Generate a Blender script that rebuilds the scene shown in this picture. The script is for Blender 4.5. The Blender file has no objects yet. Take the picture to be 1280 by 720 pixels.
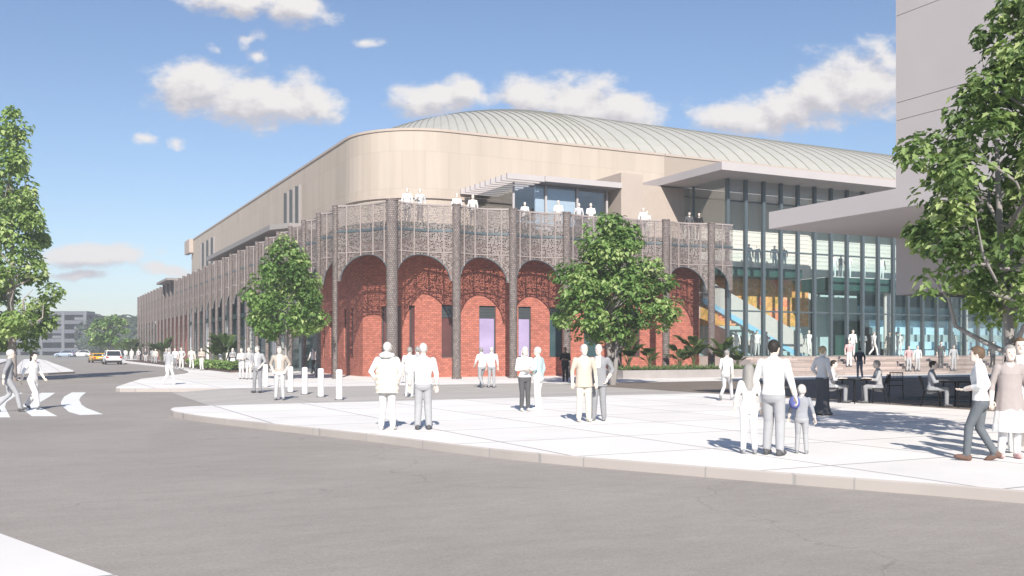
import bpy, bmesh, math, random
from mathutils import Vector, Matrix, kdtree
R = math.radians
random.seed(7)
SC = bpy.context.scene
COL = SC.collection

# ------------------------------------------------------------------ camera frame
F = 1210.0 / 1280.0 * 36.0
EYE = 1.62
YAW = math.atan2(0.449, 0.8936)
FX, FY = math.sin(YAW), math.cos(YAW)          # forward in plan
def W(px, Y, z=0.0):
    """point seen at column px of the 1280 wide photograph, Y metres in front of the eye"""
    X = (px - 640.0) / 1210.0 * Y
    return Vector((X * FY + Y * FX, -X * FX + Y * FY, z))
def G(px, py, z=0.0):
    Y = 1210.0 * (EYE - z) / (py - 437.0)
    return W(px, Y, z)
def onV(px, v, z=0.0):
    k = (px - 640.0) / 1210.0
    return W(px, v / (FY - k * FX), z)
def onU(px, u, z=0.0):
    k = (px - 640.0) / 1210.0
    return W(px, u / (k * FY + FX), z)

# ------------------------------------------------------------------ materials
MATS = {}
def nt(name):
    m = bpy.data.materials.new(name); m.use_nodes = True
    n = m.node_tree; b = n.nodes['Principled BSDF']
    return m, n, b
def N(n, t, **kw):
    x = n.nodes.new(t)
    for k, v in kw.items():
        setattr(x, k, v)
    return x
def L(n, a, b): n.links.new(a, b)
def mixc(n, fac, a, b, blend='MIX'):
    m = N(n, 'ShaderNodeMix'); m.data_type = 'RGBA'; m.blend_type = blend
    for s, v in ((0, fac), (6, a), (7, b)):
        if hasattr(v, 'is_linked'): L(n, v, m.inputs[s])
        elif s == 0: m.inputs[0].default_value = v
        else: m.inputs[s].default_value = (*v[:3], 1)
    return m.outputs[2]
def math_(n, op, a, b=None, c=None, clamp=False):
    m = N(n, 'ShaderNodeMath'); m.operation = op; m.use_clamp = clamp
    for i, v in enumerate((a, b, c)):
        if v is None: continue
        if hasattr(v, 'is_linked'): L(n, v, m.inputs[i])
        else: m.inputs[i].default_value = v
    return m.outputs[0]
def pbr(name, col, rough=0.7, var=0.12, scale=3.0, bump=0.0, bscale=40.0, metal=0.0, spec=0.3, stretch=(1, 1, 1), coord='Object'):
    if name in MATS: return MATS[name]
    m, n, b = nt(name)
    tc = N(n, 'ShaderNodeTexCoord'); mp = N(n, 'ShaderNodeMapping'); mp.inputs['Scale'].default_value = stretch
    L(n, tc.outputs[coord], mp.inputs['Vector'])
    no = N(n, 'ShaderNodeTexNoise'); no.inputs['Scale'].default_value = scale; no.inputs['Detail'].default_value = 6
    L(n, mp.outputs[0], no.inputs['Vector'])
    f = math_(n, 'MULTIPLY_ADD', no.outputs['Fac'], 1.6, -0.3, clamp=True)
    lo = tuple(c * (1 - var) for c in col); hi = tuple(min(1, c * (1 + var)) for c in col)
    L(n, mixc(n, f, lo, hi), b.inputs['Base Color'])
    b.inputs['Roughness'].default_value = rough; b.inputs['Metallic'].default_value = metal
    b.inputs['Specular IOR Level'].default_value = spec
    if bump:
        n2 = N(n, 'ShaderNodeTexNoise'); n2.inputs['Scale'].default_value = bscale; n2.inputs['Detail'].default_value = 4
        L(n, mp.outputs[0], n2.inputs['Vector'])
        bp = N(n, 'ShaderNodeBump'); bp.inputs['Strength'].default_value = bump; bp.inputs['Distance'].default_value = 0.02
        L(n, n2.outputs['Fac'], bp.inputs['Height']); L(n, bp.outputs[0], b.inputs['Normal'])
    MATS[name] = m
    return m
def paver(name, col, size, mortar=0.015, mcol=(0.5, 0.49, 0.48), var=0.04, coord='Object', offset=0.0, rough=0.8, noise=0.06, sy=None, off=(0, 0, 0), rot=0.0, nscale=(0.6, 0.6, 0.6)):
    if name in MATS: return MATS[name]
    m, n, b = nt(name)
    tc = N(n, 'ShaderNodeTexCoord'); mp = N(n, 'ShaderNodeMapping')
    mp.inputs['Location'].default_value = off; mp.inputs['Rotation'].default_value = (0, 0, rot)
    L(n, tc.outputs[coord], mp.inputs[0])
    br = N(n, 'ShaderNodeTexBrick'); br.offset = offset; br.squash = 1.0
    br.inputs['Scale'].default_value = 1.0
    br.inputs['Brick Width'].default_value = size; br.inputs['Row Height'].default_value = sy or size
    br.inputs['Mortar Size'].default_value = mortar; br.inputs['Mortar Smooth'].default_value = 0.2
    br.inputs['Color1'].default_value = (*[c * (1 - var) for c in col], 1)
    br.inputs['Color2'].default_value = (*[min(1, c * (1 + var)) for c in col], 1)
    br.inputs['Mortar'].default_value = (*mcol, 1)
    L(n, mp.outputs[0], br.inputs['Vector'])
    no = N(n, 'ShaderNodeTexNoise'); no.inputs['Scale'].default_value = 1.0; no.inputs['Detail'].default_value = 7
    mp2 = N(n, 'ShaderNodeMapping'); mp2.inputs['Scale'].default_value = nscale
    L(n, tc.outputs[coord], mp2.inputs[0]); L(n, mp2.outputs[0], no.inputs['Vector'])
    f = math_(n, 'MULTIPLY_ADD', no.outputs['Fac'], 2 * noise, 1 - noise)
    v = N(n, 'ShaderNodeVectorMath'); v.operation = 'SCALE'
    L(n, br.outputs['Color'], v.inputs[0]); L(n, f, v.inputs['Scale'])
    L(n, v.outputs[0], b.inputs['Base Color'])
    b.inputs['Roughness'].default_value = rough; b.inputs['Specular IOR Level'].default_value = 0.25
    bp = N(n, 'ShaderNodeBump'); bp.inputs['Strength'].default_value = 0.3; bp.inputs['Distance'].default_value = 0.01; bp.invert = True
    L(n, br.outputs['Fac'], bp.inputs['Height']); L(n, bp.outputs[0], b.inputs['Normal'])
    MATS[name] = m
    return m
def glass(name, tint=(0.9, 0.95, 0.95), refl=0.10, rough=0.02, k=0.7):
    """thin architectural glass: transparent sheet with a fresnel-weighted reflection"""
    if name in MATS: return MATS[name]
    m, n, b = nt(name); n.nodes.remove(b)
    out = n.nodes['Material Output']
    tr = N(n, 'ShaderNodeBsdfTransparent'); tr.inputs[0].default_value = (*tint, 1)
    gl = N(n, 'ShaderNodeBsdfGlossy'); gl.inputs['Roughness'].default_value = rough
    lw = N(n, 'ShaderNodeLayerWeight'); lw.inputs['Blend'].default_value = 0.22
    f = math_(n, 'MULTIPLY_ADD', lw.outputs['Fresnel'], k, refl, clamp=True)
    mx = N(n, 'ShaderNodeMixShader'); L(n, f, mx.inputs[0]); L(n, tr.outputs[0], mx.inputs[1]); L(n, gl.outputs[0], mx.inputs[2])
    L(n, mx.outputs[0], out.inputs[0])
    MATS[name] = m
    return m

# ------------------------------------------------------------------ mesh builder
OFF = {}
class MB:
    def __init__(s): s.v = []; s.f = []; s.m = []; s.uv = []; s.hasuv = False; s.sm = []
    def add(s, vs, fs, mi=0, uv=None, smooth=False):
        o = len(s.v); s.v += [tuple(v) for v in vs]
        for k, f in enumerate(fs):
            s.f.append(tuple(i + o for i in f)); s.m.append(mi); s.sm.append(smooth)
            if uv is not None: s.hasuv = True; s.uv.append([uv[i] for i in f])
            else: s.uv.append(None)
        return s
    def box(s, x0, y0, z0, x1, y1, z1, mi=0):
        if x0 > x1: x0, x1 = x1, x0
        if y0 > y1: y0, y1 = y1, y0
        vs = [(x0, y0, z0), (x1, y0, z0), (x1, y1, z0), (x0, y1, z0), (x0, y0, z1), (x1, y0, z1), (x1, y1, z1), (x0, y1, z1)]
        return s.add(vs, [(0, 3, 2, 1), (4, 5, 6, 7), (0, 1, 5, 4), (1, 2, 6, 5), (2, 3, 7, 6), (3, 0, 4, 7)], mi)
    def obox(s, c, d, l, w, h, mi=0):
        """box centred at c in plan, length l along plan direction d, width w, from c.z up h"""
        d = Vector((d[0], d[1], 0)).normalized(); p = Vector((-d.y, d.x, 0)); c = Vector(c)
        q = [c + d * a * l / 2 + p * b * w / 2 for a, b in ((-1, -1), (1, -1), (1, 1), (-1, 1))]
        vs = q + [x + Vector((0, 0, h)) for x in q]
        return s.add(vs, [(0, 3, 2, 1), (4, 5, 6, 7), (0, 1, 5, 4), (1, 2, 6, 5), (2, 3, 7, 6), (3, 0, 4, 7)], mi)
    def prism(s, poly, z0, z1, mtop=0, mside=None, bev=0.0):
        n = len(poly); mside = mtop if mside is None else mside
        a = sum(poly[i][0] * poly[(i + 1) % n][1] - poly[(i + 1) % n][0] * poly[i][1] for i in range(n))
        if a < 0: poly = poly[::-1]
        lo = [(p[0], p[1], z0) for p in poly]; hi = [(p[0], p[1], z1 - bev) for p in poly]
        s.add(lo + hi, [(i, (i + 1) % n, n + (i + 1) % n, n + i) for i in range(n)], mside)
        s.add(lo, [tuple(range(n))[::-1]], mside)
        if bev:
            inn = []
            for i in range(n):
                p0, p1, p2 = Vector(poly[i - 1]).to_2d(), Vector(poly[i]).to_2d(), Vector(poly[(i + 1) % n]).to_2d()
                d1 = (p1 - p0).normalized(); d2 = (p2 - p1).normalized()
                nn = Vector((-(d1.y + d2.y), d1.x + d2.x)); nn = nn.normalized() if nn.length > 1e-6 else Vector((-d1.y, d1.x))
                q = p1 + nn * bev * 1.1; inn.append((q.x, q.y, z1))
            s.add(hi + inn, [(i, (i + 1) % n, n + (i + 1) % n, n + i) for i in range(n)], mside)
            s.add(inn, [tuple(range(n))], mtop)
        else:
            s.add([(p[0], p[1], z1) for p in poly], [tuple(range(n))], mtop)
        return s
    def tube(s, pts, rad, seg=8, mi=0, caps=True, smooth=True, flat=None):
        pts = [Vector(p) for p in pts]
        if not hasattr(rad, '__len__'): rad = [rad] * len(pts)
        vs = []; up = None
        for i, p in enumerate(pts):
            t = (pts[min(i + 1, len(pts) - 1)] - pts[max(i - 1, 0)]).normalized()
            if up is None: up = Vector((0, 0, 1)) if abs(t.z) < 0.9 else Vector((1, 0, 0))
            a = t.cross(up).normalized(); b = a.cross(t).normalized(); up = b
            for k in range(seg):
                th = 2 * math.pi * k / seg
                vs.append(p + a * math.cos(th) * rad[i] + b * math.sin(th) * rad[i] * (flat or 1))
        fs = [(i * seg + k, i * seg + (k + 1) % seg, (i + 1) * seg + (k + 1) % seg, (i + 1) * seg + k) for i in range(len(pts) - 1) for k in range(seg)]
        s.add(vs, fs, mi, smooth=smooth)
        if caps:
            e = (len(pts) - 1) * seg
            s.add([vs[k] for k in range(seg)], [tuple(range(seg))[::-1]], mi); s.add([vs[e + k] for k in range(seg)], [tuple(range(seg))], mi)
        return s
    def lathe(s, cx, cy, prof, seg=20, mi=0, smooth=True, ex=1.0, ey=1.0):
        vs = [(cx + r * ex * math.cos(2 * math.pi * k / seg), cy + r * ey * math.sin(2 * math.pi * k / seg), z) for r, z in prof for k in range(seg)]
        fs = [(i * seg + k, i * seg + (k + 1) % seg, (i + 1) * seg + (k + 1) % seg, (i + 1) * seg + k) for i in range(len(prof) - 1) for k in range(seg)]
        s.add(vs, fs, mi, smooth=smooth)
        e = (len(prof) - 1) * seg
        s.add(vs[:seg], [tuple(range(seg))[::-1]], mi); s.add(vs[e:], [tuple(range(seg))], mi)
        return s
    def ell(s, c, r, mi=0, seg=12, rings=8, rot=None):
        c = Vector(c); vs = [Vector((0, 0, -r[2]))]
        for i in range(1, rings):
            ph = -math.pi / 2 + math.pi * i / rings
            for k in range(seg):
                th = 2 * math.pi * k / seg
                vs.append(Vector((r[0] * math.cos(ph) * math.cos(th), r[1] * math.cos(ph) * math.sin(th), r[2] * math.sin(ph))))
        vs.append(Vector((0, 0, r[2]))); last = len(vs) - 1
        if rot is not None: vs = [rot @ v for v in vs]
        vs = [v + c for v in vs]
        fs = [(0, 1 + (k + 1) % seg, 1 + k) for k in range(seg)]
        for i in range(rings - 2):
            a = 1 + i * seg; b = a + seg
            fs += [(a + k, a + (k + 1) % seg, b + (k + 1) % seg, b + k) for k in range(seg)]
        a = 1 + (rings - 2) * seg
        fs += [(a + k, a + (k + 1) % seg, last) for k in range(seg)]
        return s.add(vs, fs, mi, smooth=True)
    def mesh(s, name, mats, off=(0, 0, 0)):
        off = Vector(off)
        me = bpy.data.meshes.new(name)
        me.from_pydata([tuple(Vector(v) - off) for v in s.v], [], s.f)
        for m in (mats if isinstance(mats, (list, tuple)) else [mats]): me.materials.append(m)
        me.polygons.foreach_set('material_index', s.m)
        me.polygons.foreach_set('use_smooth', s.sm)
        if s.hasuv:
            ul = me.uv_layers.new(name='UVMap'); k = 0
            for f, u in zip(s.f, s.uv):
                for j in range(len(f)):
                    ul.data[k].uv = u[j] if u is not None else (0, 0)
                    k += 1
        me.update()
        return me
    def build(s, name, mats, parent=None, loc=None):
        off = OFF[parent.name] if parent is not None else Vector(loc or (0, 0, 0))
        o = bpy.data.objects.new(name, s.mesh(name, mats, off)); COL.objects.link(o)
        if parent is not None: o.parent = parent
        else: o.location = off
        OFF[o.name] = off
        return o
def empty(name, loc, rz=0.0):
    o = bpy.data.objects.new(name, None); COL.objects.link(o); o.empty_display_size = 0.3
    o.location = loc; o.rotation_euler = (0, 0, rz); OFF[o.name] = Vector(loc)
    return o
def tag(o, label=None, cat=None, group=None, kind=None):
    if label: o['label'] = label
    if cat: o['category'] = cat
    if group: o['group'] = group
    if kind: o['kind'] = kind
    return o
KIDS = {}
def kids(o): return [c for c in COL.objects if c.parent == o]
def copy_tree(o, parent=None, ch=None):
    c = o.copy(); COL.objects.link(c)
    if parent is not None: c.parent = parent
    for k in list(o.children): copy_tree(k, c)
    return c
# ------------------------------------------------------------------ camera, sun, sky
cam = bpy.data.objects.new('camera', bpy.data.cameras.new('camera')); COL.objects.link(cam)
cam.location = (0, 0, EYE); cam.rotation_euler = (math.pi / 2, 0, -YAW)
cam.data.sensor_width = 36; cam.data.lens = F; cam.data.shift_y = 77.0 / 1280.0
cam.data.clip_start = 0.1; cam.data.clip_end = 6000
SC.camera = cam
SUN = Vector((0.42, 1.0, -0.68)).normalized()       # travel direction of the light
sl = bpy.data.lights.new('sun', 'SUN'); sl.energy = 3.75; sl.angle = R(0.5); sl.color = (1.0, 0.94, 0.86)
so = bpy.data.objects.new('sun', sl); COL.objects.link(so)
so.rotation_euler = SUN.to_track_quat('-Z', 'Y').to_euler()
so.location = (0, -30, 60)
w = bpy.data.worlds.new('World'); SC.world = w; w.use_nodes = True
n = w.node_tree; bg = n.nodes['Background']
sky = N(n, 'ShaderNodeTexSky'); sky.sky_type = 'NISHITA'; sky.sun_disc = False
sky.sun_elevation = math.asin(-SUN.z); sky.sun_rotation = math.atan2(-SUN.x, -SUN.y)
sky.altitude = 0; sky.air_density = 1.0; sky.dust_density = 0.3; sky.ozone_density = 2.0
# cumulus clouds: a noise-broken field of ellipsoids fixed in world directions
CL = [(250, 112, 52, 27), (300, 122, 60, 26), (350, 130, 55, 22), (392, 127, 27, 22), (300, -4, 62, 17), (372, 8, 36, 20), (540, 122, 52, 17), (575, 112, 24, 14),
      (668, 122, 42, 24), (725, 125, 50, 28), (785, 138, 38, 22), (1085, 104, 62, 38), (1030, 118, 45, 30), (935, 148, 62, 20), (990, 140, 55, 24), (1165, 110, 60, 36),
      (184, 172, 13, 9), (217, 177, 13, 7), (312, 46, 15, 10), (266, 62, 11, 9), (325, 72, 10, 8), (110, 322, 66, 14), (160, 326, 24, 11), (205, 338, 26, 7), (95, 348, 40, 6), (455, 55, 15, 6)]
grp = bpy.data.node_groups.new('cloud_field', 'ShaderNodeTree')
grp.interface.new_socket('P', in_out='INPUT', socket_type='NodeSocketVector')
grp.interface.new_socket('F', in_out='OUTPUT', socket_type='NodeSocketFloat')
gi = grp.nodes.new('NodeGroupInput'); go = grp.nodes.new('NodeGroupOutput')
acc = None
for (cx, cy, rx, ry) in CL:
    sm_ = rx < 20
    if sm_: rx, ry = rx * 1.5, ry * 1.6
    c = ((cx - 640) / 1210.0, (437 - cy) / 1210.0, 0); s_ = (1210.0 / (rx * 1.12), 1210.0 / (ry * 1.16), 0)
    a = N(grp, 'ShaderNodeVectorMath'); a.operation = 'SUBTRACT'; L(grp, gi.outputs[0], a.inputs[0]); a.inputs[1].default_value = c
    b = N(grp, 'ShaderNodeVectorMath'); b.operation = 'MULTIPLY'; L(grp, a.outputs[0], b.inputs[0]); b.inputs[1].default_value = s_
    d = N(grp, 'ShaderNodeVectorMath'); d.operation = 'LENGTH'; L(grp, b.outputs[0], d.inputs[0])
    v = math_(grp, 'SUBTRACT', 0.36 if sm_ else 1.0, d.outputs['Value'])
    acc = v if acc is None else math_(grp, 'SMOOTH_MAX', acc, v, 0.25)
L(grp, acc, go.inputs[0])
tc = N(n, 'ShaderNodeTexCoord')
def dotv(vec):
    x = N(n, 'ShaderNodeVectorMath'); x.operation = 'DOT_PRODUCT'; L(n, tc.outputs['Generated'], x.inputs[0]); x.inputs[1].default_value = vec
    return x.outputs['Value']
fw = dotv((FX, FY, 0)); rt = dotv((FY, -FX, 0)); upv = dotv((0, 0, 1))
fwc = math_(n, 'MAXIMUM', fw, 0.05)
cb = N(n, 'ShaderNodeCombineXYZ'); L(n, math_(n, 'DIVIDE', rt, fwc), cb.inputs[0]); L(n, math_(n, 'DIVIDE', upv, fwc), cb.inputs[1])
def field(shift):
    ad = N(n, 'ShaderNodeVectorMath'); ad.operation = 'ADD'; L(n, cb.outputs[0], ad.inputs[0]); ad.inputs[1].default_value = shift
    no = N(n, 'ShaderNodeTexNoise'); no.inputs['Scale'].default_value = 24; no.inputs['Detail'].default_value = 9; no.inputs['Roughness'].default_value = 0.62
    mp = N(n, 'ShaderNodeMapping'); mp.inputs['Scale'].default_value = (1, 1.5, 1); L(n, ad.outputs[0], mp.inputs[0]); L(n, mp.outputs[0], no.inputs['Vector'])
    wn = N(n, 'ShaderNodeTexNoise'); wn.inputs['Scale'].default_value = 17; wn.inputs['Detail'].default_value = 4; L(n, ad.outputs[0], wn.inputs['Vector'])
    w1 = N(n, 'ShaderNodeVectorMath'); w1.operation = 'MULTIPLY_ADD'; L(n, wn.outputs['Color'], w1.inputs[0]); w1.inputs[1].default_value = (0.055, 0.03, 0); w1.inputs[2].default_value = (-0.0275, -0.015, 0)
    w2 = N(n, 'ShaderNodeVectorMath'); w2.operation = 'ADD'; L(n, ad.outputs[0], w2.inputs[0]); L(n, w1.outputs[0], w2.inputs[1])
    g = N(n, 'ShaderNodeGroup'); g.node_tree = grp; L(n, w2.outputs[0], g.inputs[0])
    return math_(n, 'ADD', g.outputs[0], math_(n, 'MULTIPLY_ADD', no.outputs['Fac'], 2.4, -1.25))
f0 = field((0, 0, 0)); f1 = field((0.006, 0.016, 0))
mr = N(n, 'ShaderNodeMapRange'); mr.interpolation_type = 'SMOOTHSTEP'; L(n, f0, mr.inputs[0]); mr.inputs[1].default_value = -0.42; mr.inputs[2].default_value = 0.45
den = math_(n, 'MULTIPLY', mr.outputs[0], math_(n, 'GREATER_THAN', fw, 0.06))
lit = math_(n, 'MULTIPLY_ADD', math_(n, 'SUBTRACT', f0, f1), 1.1, 0.50, clamp=True)
CLOUD = mixc(n, lit, (4.6, 4.45, 4.8), (7.0, 6.75, 6.65))
tint = mixc(n, 1.0, sky.outputs[0], (0.90, 0.92, 1.0), 'MULTIPLY')
L(n, mixc(n, den, tint, CLOUD), bg.inputs['Color'])
bg.inputs['Strength'].default_value = 0.068
w.cycles.sampling_method = 'MANUAL'; w.cycles.sample_map_resolution = 512
vs_ = SC.view_settings; vs_.view_transform = 'Standard'; vs_.look = 'None'; vs_.gamma = 1; vs_.use_curve_mapping = False
vs_.exposure = 0.93
SC.cycles.max_bounces = 8; SC.cycles.transparent_max_bounces = 24; SC.cycles.diffuse_bounces = 4
SC.cycles.use_denoising = True
try: SC.cycles.denoiser = 'OPENIMAGEDENOISE'
except Exception: pass
SC.cycles.caustics_reflective = False; SC.cycles.caustics_refractive = False

# ------------------------------------------------------------------ ground
RZ = -0.15
M_asph = None
def asphalt():
    m, n, b = nt('asphalt')
    tc = N(n, 'ShaderNodeTexCoord'); mp = N(n, 'ShaderNodeMapping'); mp.inputs['Rotation'].default_value = (0, 0, R(-30)); mp.inputs['Scale'].default_value = (0.6, 1.5, 1)
    L(n, tc.outputs['Object'], mp.inputs[0])
    a = N(n, 'ShaderNodeTexNoise'); a.inputs['Scale'].default_value = 2.2; a.inputs['Detail'].default_value = 9; a.inputs['Roughness'].default_value = 0.75
    L(n, mp.outputs[0], a.inputs['Vector'])
    c = N(n, 'ShaderNodeTexNoise'); c.inputs['Scale'].default_value = 0.22; c.inputs['Detail'].default_value = 5; c.inputs['Distortion'].default_value = 0.8; L(n, tc.outputs['Object'], c.inputs['Vector'])
    g = N(n, 'ShaderNodeTexNoise'); g.inputs['Scale'].default_value = 38; g.inputs['Detail'].default_value = 5; g.inputs['Roughness'].default_value = 0.8; L(n, tc.outputs['Object'], g.inputs['Vector'])
    cr = N(n, 'ShaderNodeTexVoronoi'); cr.feature = 'DISTANCE_TO_EDGE'; cr.inputs['Scale'].default_value = 0.13
    wq = N(n, 'ShaderNodeTexNoise'); wq.inputs['Scale'].default_value = 0.8; wq.inputs['Detail'].default_value = 6; L(n, tc.outputs['Object'], wq.inputs['Vector'])
    wa = N(n, 'ShaderNodeVectorMath'); wa.operation = 'MULTIPLY_ADD'; L(n, wq.outputs['Color'], wa.inputs[0]); wa.inputs[1].default_value = (2.2, 2.2, 0); L(n, tc.outputs['Object'], wa.inputs[2]); L(n, wa.outputs[0], cr.inputs['Vector'])
    crack = math_(n, 'MULTIPLY_ADD', math_(n, 'LESS_THAN', cr.outputs['Distance'], 0.0022), -0.14, 1.0)
    s1 = math_(n, 'MULTIPLY_ADD', a.outputs['Fac'], 0.42, 0.79); s2 = math_(n, 'MULTIPLY_ADD', c.outputs['Fac'], 0.42, 0.79); s3 = math_(n, 'MULTIPLY_ADD', g.outputs['Fac'], 0.9, 0.55)
    k = math_(n, 'MULTIPLY', math_(n, 'MULTIPLY', math_(n, 'MULTIPLY', s1, s2), s3), crack)
    v = N(n, 'ShaderNodeVectorMath'); v.operation = 'SCALE'; v.inputs[0].default_value = (0.335, 0.305, 0.28); L(n, k, v.inputs['Scale'])
    L(n, v.outputs[0], b.inputs['Base Color']); b.inputs['Roughness'].default_value = 0.9; b.inputs['Specular IOR Level'].default_value = 0.15
    bp = N(n, 'ShaderNodeBump'); bp.inputs['Strength'].default_value = 0.25; bp.inputs['Distance'].default_value = 0.01
    L(n, g.outputs['Fac'], bp.inputs['Height']); L(n, bp.outputs[0], b.inputs['Normal'])
    return m
M_asph = asphalt()
M_far = pbr('far_ground', (0.30, 0.29, 0.25), 0.95, 0.2, 0.05)
M_plaza = paver('white_paving', (0.80, 0.77, 0.74), 2.6, 0.026, (0.34, 0.32, 0.31), 0.05, noise=0.13, off=(0.35, 0.3, 0))
M_kerb = paver('kerb_stone', (0.40, 0.365, 0.34), 1.8, 0.012, (0.3, 0.29, 0.28), 0.06, noise=0.1)
M_drive = paver('drive_paving', (0.46, 0.43, 0.40), 8.0, 0.018, (0.22, 0.21, 0.2), 0.05, noise=0.12, sy=1.25)
M_brown = paver('brown_paving', (0.21, 0.175, 0.15), 0.9, 0.012, (0.16, 0.14, 0.13), 0.14, noise=0.12, sy=0.45, offset=0.5)
M_white = pbr('road_paint', (0.80, 0.80, 0.78), 0.7, 0.05, 4, 0.1)
def sheet(name, poly, z, m, kind='structure'):
    b = MB(); n_ = len(poly)
    a = sum(poly[i][0] * poly[(i + 1) % n_][1] - poly[(i + 1) % n_][0] * poly[i][1] for i in range(n_))
    if a < 0: poly = poly[::-1]
    b.add([(p[0], p[1], z) for p in poly], [tuple(range(n_))])
    return tag(b.build(name, m), kind=kind)
sheet('ground', [(-420, -420), (700, -420), (700, 700), (-420, 700)], RZ - 0.004, M_far)
road_poly = [(-160, -40), (70, -40), (70, 60), (16, 60), (16, 185), (60, 205), (60, 222), (-60, 222), (-160, 200)]
sheet('road', road_poly, RZ, M_asph)
def catmull(P, k=6):
    out = []
    for i in range(len(P) - 1):
        p0 = Vector(P[max(i - 1, 0)]); p1 = Vector(P[i]); p2 = Vector(P[i + 1]); p3 = Vector(P[min(i + 2, len(P) - 1)])
        for j in range(k):
            t = j / k
            out.append(0.5 * ((2 * p1) + (p2 - p0) * t + (2 * p0 - 5 * p1 + 4 * p2 - p3) * t * t + (3 * p1 - p0 - 3 * p2 + p3) * t ** 3))
    out.append(Vector(P[-1]))
    return [(p.x, p.y) for p in out]
# front plaza, its kerb sweeping round beside the camera
k1 = [(30, -14), (18, -6), (12.6, 2.2)] + [tuple(G(a, b).to_2d()) for a, b in ((1280, 613), (960, 589), (640, 563), (470, 543), (347, 530), (254, 520), (217, 514))]
k1 = catmull(k1) + [tuple(G(a, b).to_2d()) for a, b in ((212, 511.5), (216, 509.3), (240, 507.8))]
VB = 29.0
plaza = MB(); plaza.prism(k1 + [(5.3, VB), (22.7, VB), (22.7, -14)], RZ - 0.05, 0.0, 0, 1, bev=0.02)
tag(plaza.build('plaza', [M_plaza, M_kerb]), kind='structure')
# paving in front of the tower, flush with the plaza
bp_ = MB(); bp_.prism([(22.702, -14), (22.702, 40.0), (70, 40.0), (70, -14)], RZ - 0.05, 0.0, 0, 0)
tag(bp_.build('tower_paving', [M_brown]), kind='structure')
# driveway crossing with a ramp down to the road
dv = MB()
P = [G(277, 506).to_2d(), Vector((6.8, VB + 0.002)), Vector((22.698, VB + 0.002)), Vector((22.698, 41.6)), Vector((7.6, 41.598)), G(227, 489.8).to_2d()]
dv.add([(P[0].x, VB + 0.002, RZ + 0.004), (P[1].x, P[1].y, -0.006), (P[4].x, P[4].y, -0.006), (P[5].x, P[4].y, RZ + 0.004)], [(0, 1, 2, 3)])
dv.add([(P[1].x, P[1].y, -0.006), (P[2].x, P[2].y, -0.006), (P[3].x, P[3].y, -0.006), (P[4].x, P[4].y, -0.006)], [(0, 1, 2, 3)])
tag(dv.build('driveway', M_drive), kind='structure')
# pavement along the building with its bulb-out
k2 = [tuple(G(a, b).to_2d()) for a, b in ((150, 485.5), (144.5, 485), (145, 483.5), (158, 479), (176, 473.5), (205, 470))]
k2 = k2 + [tuple(G(231, 467).to_2d()), tuple(G(235.5, 465.5).to_2d()), tuple(G(234, 463.6).to_2d()), tuple(G(226, 461.2).to_2d()), (11.4, 100), (10.9, 125), (10.7, 165), (12, 172), (30, 175)]
bk = MB(); bk.prism([(7.6, 41.6)] + k2 + [(60, 175), (60, 44.0), (22.7, 44.0), (22.7, 41.6)], RZ - 0.05, 0.0, 0, 1, bev=0.02)
tag(bk.build('pavement', [M_plaza, M_kerb]), kind='structure')
b3 = MB(); b3.prism([(22.702, 40.002), (22.702, 43.998), (110, 43.998), (110, 40.002)], RZ - 0.05, -0.001, 0, 0)
tag(b3.build('terrace_paving', [M_plaza]), kind='structure')
b4 = MB(); b4.prism([(60.002, 44.0), (60.002, 60), (110, 60), (110, 44.0)], RZ - 0.05, -0.001, 0, 0)
tag(b4.build('side_paving', [M_plaza]), kind='structure')
# splitter island on the left and the near pavement under the camera
k3 = [tuple(G(a, b).to_2d()) for a, b in ((92.5, 464.3), (92, 463), (84, 460), (70, 455), (58, 450.5), (48, 448.5), (30, 449), (26, 452), (18, 461), (10, 466.5), (20, 467.3), (60, 466))]
isl = MB(); isl.prism(k3, RZ - 0.05, 0.0, 0, 1, bev=0.02)
tag(isl.build('traffic_island', [M_plaza, M_kerb]), kind='structure')
k4 = [tuple(G(a, b).to_2d()) for a, b in ((-200, 588), (0, 665), (75, 692), (150, 719))] + [(2.6, 3.4), (6.0, -3), (12, -14), (-30, -14), (-30, 10)]
npv = MB(); npv.prism(k4, RZ - 0.05, 0.0, 0, 1, bev=0.02)
tag(npv.build('near_pavement', [M_plaza, M_kerb]), kind='structure')
k5 = [(-14, 108), (-3, 116), (-2, 190), (-90, 190), (-90, 108)]
lp = MB(); lp.prism(k5, RZ - 0.05, 0.0, 0, 1, bev=0.02)
tag(lp.build('far_pavement', [M_plaza, M_kerb]), kind='structure')
# zebra stripes traced on the road
ZS = [[(90, 490.5), (107.5, 490.5), (101, 496), (99, 500), (102, 506), (108, 510), (129, 518), (100, 519), (86, 515), (77, 507), (76, 503), (80, 496)],
      [(52, 491), (69, 491), (62, 496), (50, 503), (50, 509), (72, 520.5), (40, 520.5), (30, 513), (29, 506), (36, 498)],
      [(15, 491.5), (29, 491), (18, 496), (8, 503), (6, 509), (13, 522), (-20, 522), (-22, 512), (-12, 503), (2, 496)],
      [(-25, 491.5), (-10, 491.5), (-40, 504), (-46, 522), (-80, 522), (-78, 506)]]
zb = MB()
for poly in ZS:
    q = [G(a, b, RZ).to_2d() for a, b in poly]; ar = sum(q[i - 1].x * q[i].y - q[i].x * q[i - 1].y for i in range(len(q)))
    if ar < 0: q = q[::-1]
    zb.add([(p.x, p.y, RZ + 0.004) for p in q], [tuple(range(len(q)))])
tag(zb.build('road_marking', M_white), kind='structure')
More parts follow.
